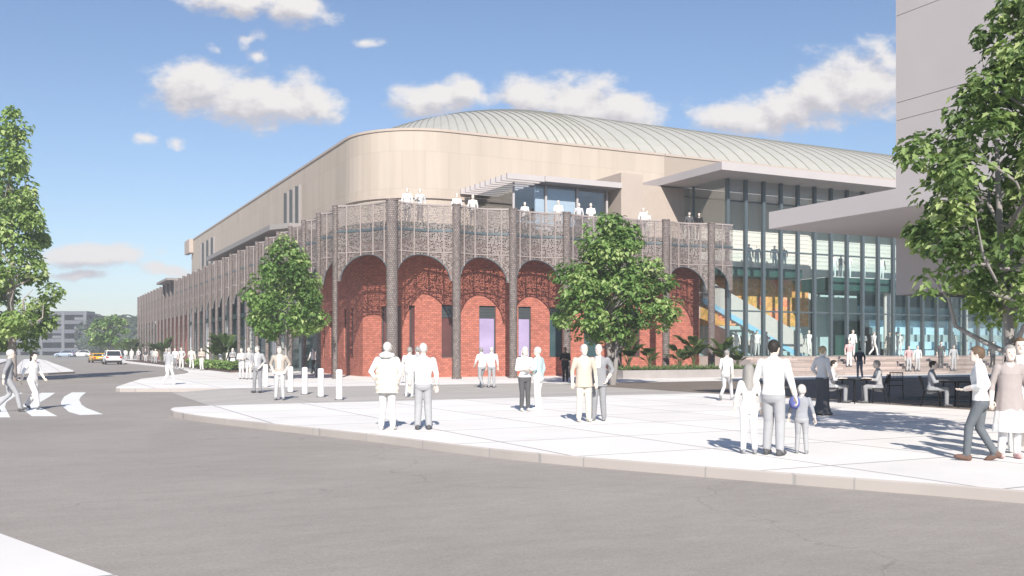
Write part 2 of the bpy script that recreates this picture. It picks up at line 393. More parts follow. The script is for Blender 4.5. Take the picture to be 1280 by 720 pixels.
# ------------------------------------------------------------------ arena materials
def screen_mat():
    m, n, b = nt('perforated_metal')
    out = n.nodes['Material Output']
    uv = N(n, 'ShaderNodeUVMap')
    vo = N(n, 'ShaderNodeTexVoronoi'); vo.feature = 'DISTANCE_TO_EDGE'; vo.inputs['Scale'].default_value = 11.5; vo.inputs['Randomness'].default_value = 0.6
    L(n, uv.outputs[0], vo.inputs['Vector'])
    v2 = N(n, 'ShaderNodeTexVoronoi'); v2.feature = 'DISTANCE_TO_EDGE'; v2.inputs['Scale'].default_value = 2.3; v2.inputs['Randomness'].default_value = 0.35
    L(n, uv.outputs[0], v2.inputs['Vector'])
    thr = math_(n, 'MULTIPLY_ADD', math_(n, 'LESS_THAN', v2.outputs['Distance'], 0.07), 0.05, 0.155)
    hole = math_(n, 'GREATER_THAN', vo.outputs['Distance'], thr)
    no = N(n, 'ShaderNodeTexNoise'); no.inputs['Scale'].default_value = 1.5; no.inputs['Detail'].default_value = 5; L(n, uv.outputs[0], no.inputs['Vector'])
    L(n, mixc(n, no.outputs['Fac'], (0.17, 0.142, 0.133), (0.27, 0.232, 0.218)), b.inputs['Base Color'])
    b.inputs['Roughness'].default_value = 0.6; b.inputs['Metallic'].default_value = 0.15
    tr = N(n, 'ShaderNodeBsdfTransparent'); mx = N(n, 'ShaderNodeMixShader')
    L(n, hole, mx.inputs[0]); L(n, b.outputs[0], mx.inputs[1]); L(n, tr.outputs[0], mx.inputs[2]); L(n, mx.outputs[0], out.inputs[0])
    return m
M_screen = screen_mat()
M_rail = pbr('screen_rail', (0.33, 0.285, 0.27), 0.5, 0.06)
M_col = paver('column_metal', (0.215, 0.182, 0.17), 0.10, 0.016, (0.10, 0.083, 0.078), 0.3, sy=0.11, coord='UV', offset=0.5, noise=0.2, rough=0.6)
M_brick = paver('red_brick', (0.42, 0.148, 0.108), 0.25, 0.014, (0.25, 0.10, 0.075), 0.22, sy=0.12, coord='UV', offset=0.5, noise=0.16, nscale=(0.8, 0.8, 0.8))
M_stone = paver('beige_stone', (0.435, 0.375, 0.315), 1.5, 0.008, (0.33, 0.28, 0.235), 0.035, sy=2.37, coord='UV', offset=0.5, noise=0.2, nscale=(0.9, 0.07, 1))
M_stone_trim = pbr('beige_trim', (0.42, 0.355, 0.305), 0.7, 0.05)
M_roof = pbr('roof_metal', (0.44, 0.43, 0.385), 0.45, 0.06, 0.6, metal=0.1)
M_seam = pbr('roof_seam', (0.30, 0.29, 0.25), 0.5, 0.05)
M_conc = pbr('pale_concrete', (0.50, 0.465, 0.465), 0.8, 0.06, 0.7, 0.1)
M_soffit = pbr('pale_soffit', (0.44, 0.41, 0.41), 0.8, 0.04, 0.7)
M_ledge = pbr('ledge_grey', (0.27, 0.25, 0.245), 0.8, 0.06)
M_green = pbr('dark_green_panel', (0.035, 0.085, 0.075), 0.5, 0.1)
M_dark = pbr('dark_reveal', (0.045, 0.045, 0.05), 0.6, 0.2)
M_mull = pbr('mullion_metal', (0.105, 0.135, 0.15), 0.4, 0.08, metal=0.3)
M_glass = glass('clear_glass', (0.95, 0.985, 0.985), 0.02, k=0.35)
M_glassd = glass('deck_glass', (0.90, 0.94, 0.97), 0.10)
M_cream = pbr('cream_wall', (0.66, 0.62, 0.57), 0.8, 0.04)
M_white_i = pbr('white_plaster', (0.84, 0.82, 0.79), 0.7, 0.03)
M_teal = pbr('teal_wall', (0.40, 0.52, 0.54), 0.6, 0.08)
M_blue = pbr('pale_blue_panel', (0.50, 0.72, 0.84), 0.6, 0.08, 1.0)
M_bluestr = pbr('blue_stringer', (0.25, 0.50, 0.68), 0.5, 0.05)
M_gal = pbr('gallery_wall', (0.55, 0.58, 0.54), 0.8, 0.05)
M_floor_i = pbr('lobby_floor', (0.55, 0.52, 0.48), 0.4, 0.06)
M_win = pbr('dark_window_glass', (0.045, 0.085, 0.095), 0.08, 0.3, 0.8, spec=0.6)
M_winred = pbr('reddish_window_glass', (0.11, 0.05, 0.05), 0.10, 0.3, 0.8, spec=0.5)
M_violet = pbr('violet_window_glass', (0.36, 0.30, 0.47), 0.06, 0.25, 0.9, spec=0.8)
M_frame = pbr('window_frame', (0.06, 0.07, 0.075), 0.5, 0.1)
M_step = paver('step_brick', (0.42, 0.345, 0.31), 1.6, 0.02, (0.22, 0.18, 0.165), 0.22, sy=0.17, coord='UV', offset=0.37, noise=0.15)
def mural_mat():
    m, n, b = nt('mural_paint')
    uv = N(n, 'ShaderNodeUVMap')
    no = N(n, 'ShaderNodeTexNoise'); no.inputs['Scale'].default_value = 0.55; no.inputs['Detail'].default_value = 6; no.inputs['Roughness'].default_value = 0.7; no.inputs['Distortion'].default_value = 1.6
    L(n, uv.outputs[0], no.inputs['Vector'])
    cr = N(n, 'ShaderNodeValToRGB'); e = cr.color_ramp.elements; wide = math_(n, 'MULTIPLY_ADD', no.outputs['Fac'], 2.1, -0.55, clamp=True)
    e[0].position = 0.20; e[0].color = (0.20, 0.22, 0.09, 1); e[1].position = 0.80; e[1].color = (0.85, 0.66, 0.30, 1)
    for p, c in ((0.38, (0.62, 0.35, 0.08, 1)), (0.46, (0.80, 0.50, 0.14, 1)), (0.55, (0.72, 0.24, 0.08, 1)), (0.62, (0.85, 0.58, 0.2, 1)), (0.70, (0.55, 0.13, 0.09, 1))):
        x = e.new(p); x.color = c
    L(n, wide, cr.inputs[0])
    wp = N(n, 'ShaderNodeVectorMath'); wp.operation = 'MULTIPLY_ADD'; L(n, no.outputs['Color'], wp.inputs[0]); wp.inputs[1].default_value = (1.2, 1.2, 0); L(n, uv.outputs[0], wp.inputs[2])
    vo = N(n, 'ShaderNodeTexVoronoi'); vo.inputs['Scale'].default_value = 0.75; L(n, wp.outputs[0], vo.inputs['Vector'])
    ring = math_(n, 'MULTIPLY_ADD', math_(n, 'SINE', math_(n, 'MULTIPLY', vo.outputs['Distance'], 22.0)), 0.5, 0.5)
    fl = math_(n, 'LESS_THAN', vo.outputs['Distance'], 0.36)
    hs_ = N(n, 'ShaderNodeSeparateColor'); L(n, vo.outputs['Color'], hs_.inputs[0])
    red = math_(n, 'MULTIPLY', math_(n, 'GREATER_THAN', hs_.outputs[0], 0.5), fl)
    c1_ = mixc(n, math_(n, 'MULTIPLY', ring, 0.45), cr.outputs[0], (0.30, 0.16, 0.05))
    c2_ = mixc(n, math_(n, 'MULTIPLY', red, 0.75), c1_, mixc(n, ring, (0.75, 0.16, 0.10), (0.90, 0.45, 0.32)))
    L(n, c2_, b.inputs['Base Color'])
    b.inputs['Roughness'].default_value = 0.7
    return m
M_mural = mural_mat()

arena = tag(empty('arena_building', (15.4, 49.1, 0)), 'domed beige arena with red brick arcade behind perforated metal arches and a tall glass lobby', 'building')
AO = OFF['arena_building']
# ---- helper: vertical wall strip with rectangular openings, uv in metres
def wall_holes(mb, p0, p1, z0, z1, holes, depth=0.28, mi=0, mrev=1, u0=0.0):
    """front face runs p0->p1 with its outward side on the right hand; holes = [(s0,s1,za,zb)]"""
    p0 = Vector((p0[0], p0[1], 0)); p1 = Vector((p1[0], p1[1], 0)); d = (p1 - p0); Ln = d.length; d.normalize(); inn = Vector((-d.y, d.x, 0))
    ss = sorted({0, Ln} | {h[0] for h in holes} | {h[1] for h in holes}); zs = sorted({z0, z1} | {h[2] for h in holes} | {h[3] for h in holes})
    P = lambda s, z, k=0.0: p0 + d * s + inn * k + Vector((0, 0, z))
    for a, b in zip(ss, ss[1:]):
        for c, e in zip(zs, zs[1:]):
            if any(h[0] <= a and b <= h[1] and h[2] <= c and e <= h[3] for h in holes): continue
            mb.add([P(a, c), P(b, c), P(b, e), P(a, e)], [(0, 1, 2, 3)], mi, uv=[(u0 + a, c), (u0 + b, c), (u0 + b, e), (u0 + a, e)])
    for (a, b, c, e) in holes:
        for q in (((a, c), (a, e)), ((b, e), (b, c)), ((a, e), (b, e)), ((b, c), (a, c))):
            (s1, y1), (s2, y2) = q
            mb.add([P(s1, y1), P(s2, y2), P(s2, y2, depth), P(s1, y1, depth)], [(0, 1, 2, 3)], mi, uv=[(u0 + s1, y1), (u0 + s2, y2), (u0 + s2 + .2, y2), (u0 + s1 + .2, y1)])
    # back face
    mb.add([P(0, z0, depth + .1), P(0, z1, depth + .1), P(Ln, z1, depth + .1), P(Ln, z0, depth + .1)], [(0, 1, 2, 3)], mi, uv=[(0, 0)] * 4)
    return p0, d, inn
def window_in(p0, d, inn, h, pane_m, parent, depth=0.2, spandrel=0.0, bars=0, name='window'):
    a, b, c, e = h
    fr = MB(); t = 0.06
    def slab(mb, s0, s1, za, zb, k0, k1, mi=0):
        q = [p0 + d * s + inn * k for s, k in ((s0, k0), (s1, k0), (s1, k1), (s0, k1))]
        vs = [Vector((x.x, x.y, za)) for x in q] + [Vector((x.x, x.y, zb)) for x in q]
        mb.add(vs, [(0, 3, 2, 1), (4, 5, 6, 7), (0, 1, 5, 4), (1, 2, 6, 5), (2, 3, 7, 6), (3, 0, 4, 7)], mi)
    k0, k1 = depth - 0.10, depth
    slab(fr, a, a + t, c, e, k0, k1); slab(fr, b - t, b, c, e, k0, k1); slab(fr, a + t, b - t, e - t, e, k0, k1); slab(fr, a + t, b - t, c, c + t, k0, k1)
    for q in range(bars):
        s = a + (b - a) * (q + 1) / (bars + 1); slab(fr, s - .025, s + .025, c + t, e - t, k0 + .01, k1)
    top = e - t
    if spandrel:
        top = e - spandrel
        slab(fr, a + t, b - t, top, e - t, k0 + .03, k1)
        for q in range(4): slab(fr, a + t, b - t, top + (spandrel - t) * q / 4 + 0.02, top + (spandrel - t) * q / 4 + 0.08, k0 + .005, k0 + .03)
    wobj = fr.build(name, M_frame, parent)
    pn = MB(); slab(pn, a + t, b - t, c + t, top, depth - 0.045, depth - 0.02); pn.build('pane', pane_m, wobj)
    return wobj

# ---- brick arcade wall behind the screens
BV, BU = 52.6, 18.2
c0, c1 = (20.6, BV), (BU, 56.3)
BE = 40.55
Lr = BE - c0[0]
bw = MB()
def wx(px): return onV(px, BV).x - c0[0]
wins = [(552, 567, M_winred), (599, 620, M_violet), (648, 664, M_violet), (687, 704, M_win), (730, 749, M_win), (786, 800, M_winred)]
hr = [(wx(a), wx(b), 1.15, 4.25) for a, b, _ in wins]
fR = wall_holes(bw, c0, (BE, BV), -0.02, 8.14, hr, u0=5.0)
bw.add([(BE, BV, 0), (BE, 57, 0), (BE, 57, 8.14), (BE, BV, 8.14)], [(0, 1, 2, 3)], 0, uv=[(0, 0), (4.4, 0), (4.4, 8.1), (0, 8.1)])
Lc = (Vector(c1) - Vector(c0)).length
hc = [(Lc - s - .42, Lc - s, 1.1, 4.2) for s in (0.55, 1.55, 2.6)]
fC = wall_holes(bw, c1, c0, -0.02, 8.14, hc, u0=0.5)
hl = [(66.0 - 65.1 + 0.0, 66.0 - 64.6, 1.1, 4.2), (66.0 - 63.4, 66.0 - 62.9, 1.1, 4.2), (66.0 - 60.2, 66 - 59.7, 1.1, 4.2), (66 - 58.8, 66 - 58.3, 1.1, 4.2)]
fL = wall_holes(bw, (BU, 66.0), c1, -0.02, 8.14, hl, u0=20)
bw.build('brick_wall', M_brick, arena)
bw = MB()
fF = wall_holes(bw, (BU, 158.0), (BU, 126.0), -0.02, 8.14, [(4, 6, 0.3, 4.5), (9, 11, 0.3, 4.5)], u0=0)
bw.build('brick_wall', M_brick, arena)
for (a, b, mm), h in zip(wins, hr): window_in(*fR, h, mm, arena, spandrel=0.75)
for h in hc: window_in(*fC, h, M_winred, arena)
for h in hl: window_in(*fL, h, M_winred, arena)
for h in ((4, 6, 0.3, 4.5), (9, 11, 0.3, 4.5)): window_in(*fF, h, M_win, arena)
# left entrance: white piers and dark glass between v 66 and 126
ent = MB()
ent.box(BU + 0.25, 66.0, 0.0, BU + 0.35, 126.0, 8.14)
ent.build('entrance_glazing', M_win, arena)
for k in range(16):
    v = 68.0 + k * 3.75
    if k == 0: continue
    if k % 3 == 0:
        p = MB(); p.box(BU, v - 0.9, 0, BU + 0.24, v + 0.9, 7.2); p.build('white_pier', M_white_i, arena)
    else:
        p = MB(); p.box(BU + 0.05, v - 0.08, 0, BU + 0.24, v + 0.08, 7.5); p.build('entrance_mullion', M_mull, arena)
p = MB(); p.box(BU - 0.3, 70.0, 4.6, BU - 0.003, 124.0, 5.0); p.build('entrance_fascia', M_green, arena)

# ---- deck slab
dk = MB()
dk.prism([(16.15, 53.0), (18.0, 49.95), (40.55, 49.95), (40.55, 57.05), (20.5, 57.05), (19.0, 60), (19.0, 157.9), (16.15, 157.9)], 8.15, 8.65, 0, 1)
dk.build('deck_slab', [M_conc, M_green], arena)
dk = MB(); dk.box(19.05, 129.4, 8.15, 60, 157.9, 8.9); dk.build('low_roof', M_conc, arena)
dk = MB(); dk.box(19.2, 157.6, 0, 60, 157.9, 8.05); dk.build('end_wall', M_brick, arena)

# ---- perforated screens and columns
PTS = [(38.8, 49.1), (35.3, 49.1), (31.8, 49.1), (28.25, 49.1), (24.75, 49.1), (21.25, 49.1), (17.5, 49.1), (15.4, 52.6)]
while PTS[-1][1] < 157.5: PTS.append((15.4, PTS[-1][1] + 3.4))
ZT, ZSP = 9.62, 5.42
def panel(A, B, sag, half=False):
    A, B = Vector(A), Vector(B); Ln = (B - A).length; d = (B - A).normalized(); nin = Vector((d.y, -d.x))
    mb = MB(); r = Ln / 2 - 0.30
    ds = set()
    if half:
        r = Ln - 0.32
        for i in range(15): ds.add(round(-r * math.cos(math.pi / 2 * i / 14) if True else 0, 4))
        ds = sorted({-Ln} | ds); cen = Ln
    else:
        for i in range(29): ds.add(round(-r * math.cos(math.pi * i / 28), 4))
        ds = sorted({-Ln / 2, Ln / 2} | ds); cen = Ln / 2
    arc = 0; prev = None; rows = []
    for q in ds:
        t = (q + cen) / Ln
        p = A + d * (q + cen) + nin * sag * (math.sin(math.pi * t) ** 0.8 if 0 < t < 1 else 0)
        if prev is not None: arc += (p - prev).length
        prev = p
        zb = ZSP + math.sqrt(max(0.0, r * r - q * q)) * (1.42 / r if not half else 1.45 / r)
        rows.append((p, arc, zb))
    zc = [ZSP, 6.98, 7.05, 8.10, 8.24, ZT - 0.08]
    for (p, a, zb), (p2, a2, zb2) in zip(rows, rows[1:]):
        mb.add([(p.x, p.y, zb), (p2.x, p2.y, zb2), (p2.x, p2.y, ZT), (p.x, p.y, ZT)], [(0, 1, 2, 3)], 0, uv=[(a, zb), (a2, zb2), (a2, ZT), (a, ZT)])
    # rails and edge strip follow the same curve, standing just in front
    out = -nin
    for z0, h in ((6.96, 0.05), (8.12, 0.12), (ZT - 0.07, 0.09)):
        for (p, a, zb), (p2, a2, zb2) in zip(rows, rows[1:]):
            q1, q2 = p + out * 0.04, p2 + out * 0.04; q3, q4 = p - out * 0.03, p2 - out * 0.03
            mb.add([(q1.x, q1.y, z0), (q2.x, q2.y, z0), (q2.x, q2.y, z0 + h), (q1.x, q1.y, z0 + h), (q3.x, q3.y, z0), (q4.x, q4.y, z0), (q4.x, q4.y, z0 + h), (q3.x, q3.y, z0 + h)],
                   [(0, 1, 2, 3), (5, 4, 7, 6), (3, 2, 6, 7), (1, 0, 4, 5)], 1 if z0 > 8 and z0 < 9 else 2)
    mb.tube([(p.x, p.y, zb) for p, a, zb in rows[1:-1]], 0.035, 5, 1)
    for t in ((0.17, 0.39, 0.61, 0.83) if not half else (0.5,)):
        q = t * Ln - cen; p = A + d * (t * Ln) + nin * sag * (math.sin(math.pi * t) ** 0.8) + out * 0.035
        zb = ZSP + math.sqrt(max(0.0, r * r - q * q)) * (1.42 / r)
        mb.box(p.x - .028, p.y - .028, zb, p.x + .028, p.y + .028, ZT - .07, 2)
    return mb.build('screen_panel', [M_screen, M_mull, M_rail], arena)
for i in range(len(PTS) - 1):
    panel(PTS[i], PTS[i + 1], 0.62 if i != 6 else 0.35)
panel((40.5, 49.1), (38.8, 49.1), 0.0, half=True)
def column(x, y, rx, ry, rot=0.0):
    mb = MB(); seg = 18
    prof = [(1.25, 0.0), (1.25, 0.10), (1.0, 0.14), (1.0, ZT - 0.06), (1.1, ZT - 0.05), (1.1, ZT + 0.03)]
    for i in range(len(prof) - 1):
        (r0, z0), (r1, z1) = prof[i], prof[i + 1]
        ring = lambda r, z: [(x + (rx * r * math.cos(a) * math.cos(rot) - ry * r * math.sin(a) * math.sin(rot)), y + (rx * r * math.cos(a) * math.sin(rot) + ry * r * math.sin(a) * math.cos(rot)), z) for a in [2 * math.pi * k / seg for k in range(seg + 1)]]
        vs = ring(r0, z0) + ring(r1, z1); ar = 2 * math.pi * (rx + ry) / 2
        uv = [(ar * k / seg, z0) for k in range(seg + 1)] + [(ar * k / seg, z1) for k in range(seg + 1)]
        mb.add(vs, [(k, k + 1, seg + 2 + k, seg + 1 + k) for k in range(seg)], 0, uv=uv, smooth=True)
    top = [(x + rx * 1.1 * math.cos(2 * math.pi * k / seg), y + ry * 1.1 * math.sin(2 * math.pi * k / seg), ZT + 0.03) for k in range(seg)]
    mb.add(top, [tuple(range(seg))], 0, uv=[(0, 0)] * seg)
    return mb.build('column', M_col, arena)
for i, (x, y) in enumerate(PTS):
    if i < 6: column(x, y, 0.23, 0.21)
    elif i == 6: column(x, y, 0.31, 0.27)
    else: column(x, y, 0.14, 0.20)

# ---- beige stone volume with its round corner
RC = 5.2; U1, V1, VE, ZW = 19.0, 57.1, 129.2, 15.66
def stone_path(off=0.0):
    u, v = U1 - off, V1 - off; pts = [(u, VE + off), (u, v + RC + off)]
    k = 14
    for i in range(1, k + 1):
        a = math.pi + math.pi / 2 * i / k
        pts.append((u + RC + off + (RC + off) * math.cos(a), v + RC + off + (RC + off) * math.sin(a)))
    pts.append((40.9, v))
    return pts
def ribbon(mb, pts, z0, z1, mi=0, mtop=None, depth=0.0, inner=None):
    a = 0
    for p, q in zip(pts, pts[1:]):
        l = (Vector(q) - Vector(p)).length
        mb.add([(p[0], p[1], z0), (q[0], q[1], z0), (q[0], q[1], z1), (p[0], p[1], z1)], [(0, 1, 2, 3)], mi, uv=[(a, z0), (a + l, z0), (a + l, z1), (a, z1)], smooth=False)
        a += l
    if inner:
        for i in range(len(pts) - 1):
            for z, rev in ((z1, 0), (z0, 1)):
                q = [(pts[i][0], pts[i][1], z), (pts[i + 1][0], pts[i + 1][1], z), (inner[i + 1][0], inner[i + 1][1], z), (inner[i][0], inner[i][1], z)]
                mb.add(q, [(0, 1, 2, 3) if not rev else (3, 2, 1, 0)], mi, uv=[(0, 0)] * 4)
            mb.add([(inner[i + 1][0], inner[i + 1][1], z0), (inner[i][0], inner[i][1], z0), (inner[i][0], inner[i][1], z1), (inner[i + 1][0], inner[i + 1][1], z1)], [(0, 1, 2, 3)], mi, uv=[(0, 0)] * 4)
sw = MB(); sp = stone_path(); ribbon(sw, sp, 8.3, ZW - 0.15, 0, inner=stone_path(-0.5))
sw.add([(U1, VE, 8.3), (U1, VE, ZW - .15), (112, VE, ZW - .15), (112, VE, 8.3)], [(0, 1, 2, 3)], 0, uv=[(0, 0), (0, 7), (90, 7), (90, 0)])
stone = sw.build('stone_wall', M_stone, arena)
cp = MB(); ribbon(cp, stone_path(0.07), ZW - 0.15, ZW, 0, inner=stone_path(-0.5)); cp.build('coping', M_stone_trim, stone)
cp = MB(); ribbon(cp, stone_path(0.16)[1:], 11.25, 11.42, 0, inner=stone_path(0.003)[1:]); 
cp = MB(); q = stone_path(0.14)[1:-1] + [(28.5, V1 - 0.14)]; q[0] = (q[0][0], 74.0); qi = stone_path(0.003)[1:-1] + [(28.5, V1 - 0.003)]; qi[0] = (qi[0][0], 74.0)
ribbon(cp, q, 11.22, 11.40, 0, inner=qi); cp.build('string_course', M_stone_trim, stone)
# far end return
eb = MB(); eb.box(18.45, 127.6, 13.9, U1 - 0.02, 131.5, ZW - 0.05); eb.build('end_parapet', M_stone_trim, arena)
ub = MB(); ub.box(40.902, V1, 13.3, 112, V1 + .5, ZW - .15); ub.build('upper_wall', M_stone, arena)
ub = MB(); ub.box(40.97, V1 - .07, ZW - .15, 112, V1 + .5, ZW); ub.build('coping', M_stone_trim, stone)
rf = MB(); rf.prism([(U1 + .5, VE - .2)] + [(p[0], p[1]) for p in stone_path(-0.49)[1:]] + [(112, V1 + .52), (112, VE - .2)], 13.2, 13.5, 0); rf.build('flat_roof', M_conc, arena)
# tall louvred openings on the long side
def louvre(v0, v1, z0, z1, k):
    b = MB(); b.box(U1 - 0.012, v0, z0, U1 + 0.3, v1, z1); wv = b.build('louvre_window', M_dark, arena)
    for i in range(k + 1):
        v = v0 + (v1 - v0) * i / k
        f = MB(); f.box(U1 - 0.26, v - 0.09, z0 - .1, U1 - 0.014, v + 0.09, z1 + .12); f.build('fin', M_frame if i % 2 else M_ledge, wv)
louvre(73.9, 78.5, 8.6, 14.2, 5); louvre(111.8, 121.0, 8.6, 14.2, 6)
# ledge roof over the deck on the long side
lc = MB(); lc.prism([(15.9, 71.0), (16.9, 69.2), (18.99, 69.2), (18.99, 98.5), (15.9, 98.5)], 10.35, 10.72); lc.build('side_canopy', M_ledge, arena)
lc = MB(); lc.box(14.6, 118, 9.7, 18.99, 128, 9.95); lc.build('side_canopy', M_ledge, arena)

# ---- domed roof: barrel along u with an apse end, standing seams
UC, VC, RV, RU, Z0D, HD = 38.3, 93.0, 34.0, 15.6, 13.5, 10.4
def dz(s): return Z0D + HD * math.sqrt(max(0.0, 1 - s * s))
def st_(j, n): return math.cos(math.pi / 2 * min(1.0, j / n)) if j <= n else -math.cos(math.pi / 2 * (2 - j / n))
dm = MB(); nS = 22; us = [UC + i * 3.0 for i in range(28)]
for i in range(len(us) - 1):
    for j in range(2 * nS):
        s0, s1 = st_(j, nS), st_(j + 1, nS)
        q = [(us[i], VC - RV * s0, dz(s0)), (us[i + 1], VC - RV * s0, dz(s0)), (us[i + 1], VC - RV * s1, dz(s1)), (us[i], VC - RV * s1, dz(s1))]
        dm.add(q, [(0, 1, 2, 3)], 0, smooth=True)
nP = 48
for i in range(nP):
    a0, a1 = -math.pi / 2 + math.pi * i / nP, -math.pi / 2 + math.pi * (i + 1) / nP
    pt = lambda a, s: (UC - RU * s * math.cos(a), VC + RV * s * math.sin(a), dz(s))
    for j in range(nS):
        s0, s1 = st_(j, nS), st_(j + 1, nS)
        if j == nS - 1: dm.add([pt(a0, s0), pt(a1, s0), pt(a0, 0)], [(0, 2, 1)], 0, smooth=True)
        else: dm.add([pt(a0, s0), pt(a1, s0), pt(a1, s1), pt(a0, s1)], [(0, 3, 2, 1)], 0, smooth=True)
def seam(path, wv):
    top = [Vector(p) + Vector((0, 0, 0.07)) for p in path]; lo = [Vector(p) - Vector((0, 0, 0.02)) for p in path]; wv = Vector(wv)
    vs = []
    for a, b in zip(lo, top): vs += [a - wv, b - wv, b + wv, a + wv]
    fs = []
    for i in range(len(path) - 1):
        for k in range(3): fs.append((4 * i + k, 4 * i + k + 1, 4 * i + 4 + k + 1, 4 * i + 4 + k))
    dm.add(vs, fs, 1)
u = UC
while u < 116:
    seam([(u, VC - RV * s, dz(s)) for s in [st_(j, 22) for j in range(25)]], (0.03, 0, 0)); u += 1.4
for i in range(1, 44):
    a = -math.pi / 2 + R(2.3) * i
    tgt = Vector((RU * math.sin(a), RV * math.cos(a), 0)).normalized() * 0.03
    seam([(UC - RU * s * math.cos(a), VC + RV * s * math.sin(a), dz(s)) for s in [st_(j, 27 if i % 2 else 34) for j in range(25)]], tgt)
dm.build('domed_roof', [M_roof, M_seam], arena)

# ---- pavilion on the deck under a slatted canopy
cv0, cv1 = 50.5, 57.09
cn = MB()
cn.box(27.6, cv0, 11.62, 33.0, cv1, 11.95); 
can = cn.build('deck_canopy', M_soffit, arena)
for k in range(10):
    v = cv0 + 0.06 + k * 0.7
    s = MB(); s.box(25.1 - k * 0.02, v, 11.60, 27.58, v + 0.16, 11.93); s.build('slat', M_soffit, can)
s = MB(); s.box(25.3, cv0 + .02, 11.66, 27.58, cv0 + 0.055, 11.94); 
g = MB(); g.box(26.0, 51.6, 8.67, 32.6, 51.64, 11.6); g.box(26.0, 51.65, 8.67, 26.04, 57.0, 11.6)
gz = g.build('deck_glazing', M_glassd, arena)
for uu in (26.0, 28.2, 30.4, 32.55):
    p = MB(); p.box(uu - .06, 51.5, 8.67, uu + .06, 51.59, 11.6); p.build('post', M_soffit, gz)
p = MB(); p.box(26.0, 51.5, 9.25, 32.6, 51.58, 9.32); p.build('transom', M_bluestr, gz)
p = MB(); p.box(27.6, 51.78, 8.67, 30.4, 51.9, 11.58); p.build('added_pale_backing', pbr('pale_backing_paint', (0.72, 0.76, 0.80), 0.6, 0.06), arena)  # pale panel added close behind the glass so the glazing looks brighter
p = MB(); p.box(33.0, 50.6, 8.67, 34.6, 57.08, 12.6); p.build('stone_pier', M_stone_trim, arena)
p = MB(); p.box(34.61, 54.2, 8.67, 40.5, 57.08, 12.7); p.build('recessed_wall', M_stone_trim, arena)

# ---- glass lobby
GU, GV, GE = 40.7, 50.0, 96.0
ZF, ZG = 1.17, 12.74
ec = MB()
CB = 50.15                                            # solid roof ends here; added louvres behind let sun onto the upper lobby wall
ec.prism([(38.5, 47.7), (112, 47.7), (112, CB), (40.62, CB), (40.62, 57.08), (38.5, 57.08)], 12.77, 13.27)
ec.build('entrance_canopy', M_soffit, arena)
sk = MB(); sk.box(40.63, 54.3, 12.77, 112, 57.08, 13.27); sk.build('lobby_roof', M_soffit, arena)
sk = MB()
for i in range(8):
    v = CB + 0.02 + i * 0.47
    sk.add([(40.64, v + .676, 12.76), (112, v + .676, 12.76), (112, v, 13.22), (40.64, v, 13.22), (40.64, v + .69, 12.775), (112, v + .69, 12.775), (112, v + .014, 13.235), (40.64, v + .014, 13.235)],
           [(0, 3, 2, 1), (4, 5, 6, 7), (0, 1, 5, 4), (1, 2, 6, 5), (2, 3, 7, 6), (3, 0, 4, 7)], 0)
sk.build('added_sun_louvres', M_soffit, arena)  # invented roof opening, slats tilted along the sun to brighten the lobby
lb = MB(); lb.box(GU - .1, 49.7, -0.1, GE + 8, 64, ZF); lb.build('lobby_floor', M_floor_i, arena)
cw = MB()
cw.box(GU, GV, ZF, GE, GV + .03, ZG); cw.box(GU, GV + .04, ZF, GU + .03, 57.07, ZG)
curtain = cw.build('curtain_wall', M_glass, arena)
k = 0
while GU + 1.5 * k < GE:
    x = GU + 1.5 * k
    m_ = MB(); m_.box(x - 0.105, GV - 0.24, ZF, x + 0.105, GV - 0.01, ZG - .005 if k else ZG - .01); m_.build('mullion', M_mull, curtain); k += 1
for z in (4.15, 8.15):
    m_ = MB(); m_.box(GU + .14, GV - 0.12, z - .05, GE, GV - 0.012, z + .05); m_.build('transom', M_mull, curtain)
m_ = MB(); m_.box(GU - .05, 53.4, 8.6, GU + .08, 53.5, ZG); m_.build('mullion', M_mull, curtain)
# interior
it = MB(); it.box(40.66, 57.5, ZF, 55.0, 57.8, 12.76); it.build('inner_wall', M_cream, arena)
it = MB(); it.box(55.02, 63.0, ZF, GE + 6, 63.3, 12.7); it.build('inner_wall', M_teal, arena)
it = MB(); it.box(55.32, 57.9, 6.96, GE + 5, 58.1, 12.7); it.build('inner_wall', M_gal, arena)
it = MB(); it.box(55.02, 57.6, ZF, 55.3, 62.98, 12.7); it.build('inner_wall', M_cream, arena)
it = MB(); it.box(41.0, 57.47, ZF, 54.98, 57.495, 3.4); it.build('wall_base_panel', M_teal, arena)
mu = MB(); mu.add([(44.4, 57.46, 3.42), (54.9, 57.46, 3.42), (54.9, 57.46, 6.98), (44.4, 57.46, 6.98)], [(0, 1, 2, 3)], 0, uv=[(0, 0), (10.5, 0), (10.5, 3.6), (0, 3.6)]); mu.build('mural', M_mural, arena)
mz = MB(); mz.box(GU + .1, 55.5, 7.0, 52.4, 57.45, 7.65, 0); mz.box(52.42, 52.4, 5.95, GE, 55.6, 6.9, 0); mz.box(GU + .1, 55.51, 7.65, 52.4, 57.44, 7.69, 1); mz.box(52.42, 52.41, 6.9, GE, 55.59, 6.94, 1)
mz.build('mezzanine_floor', [M_green, M_white_i], arena)
mz = MB(); mz.box(GU + .1, 55.6, 7.7, 52.3, 55.63, 8.65); mz.box(52.5, 52.5, 6.95, GE, 52.53, 7.9); mz.build('mezzanine_railing', M_glass, arena)
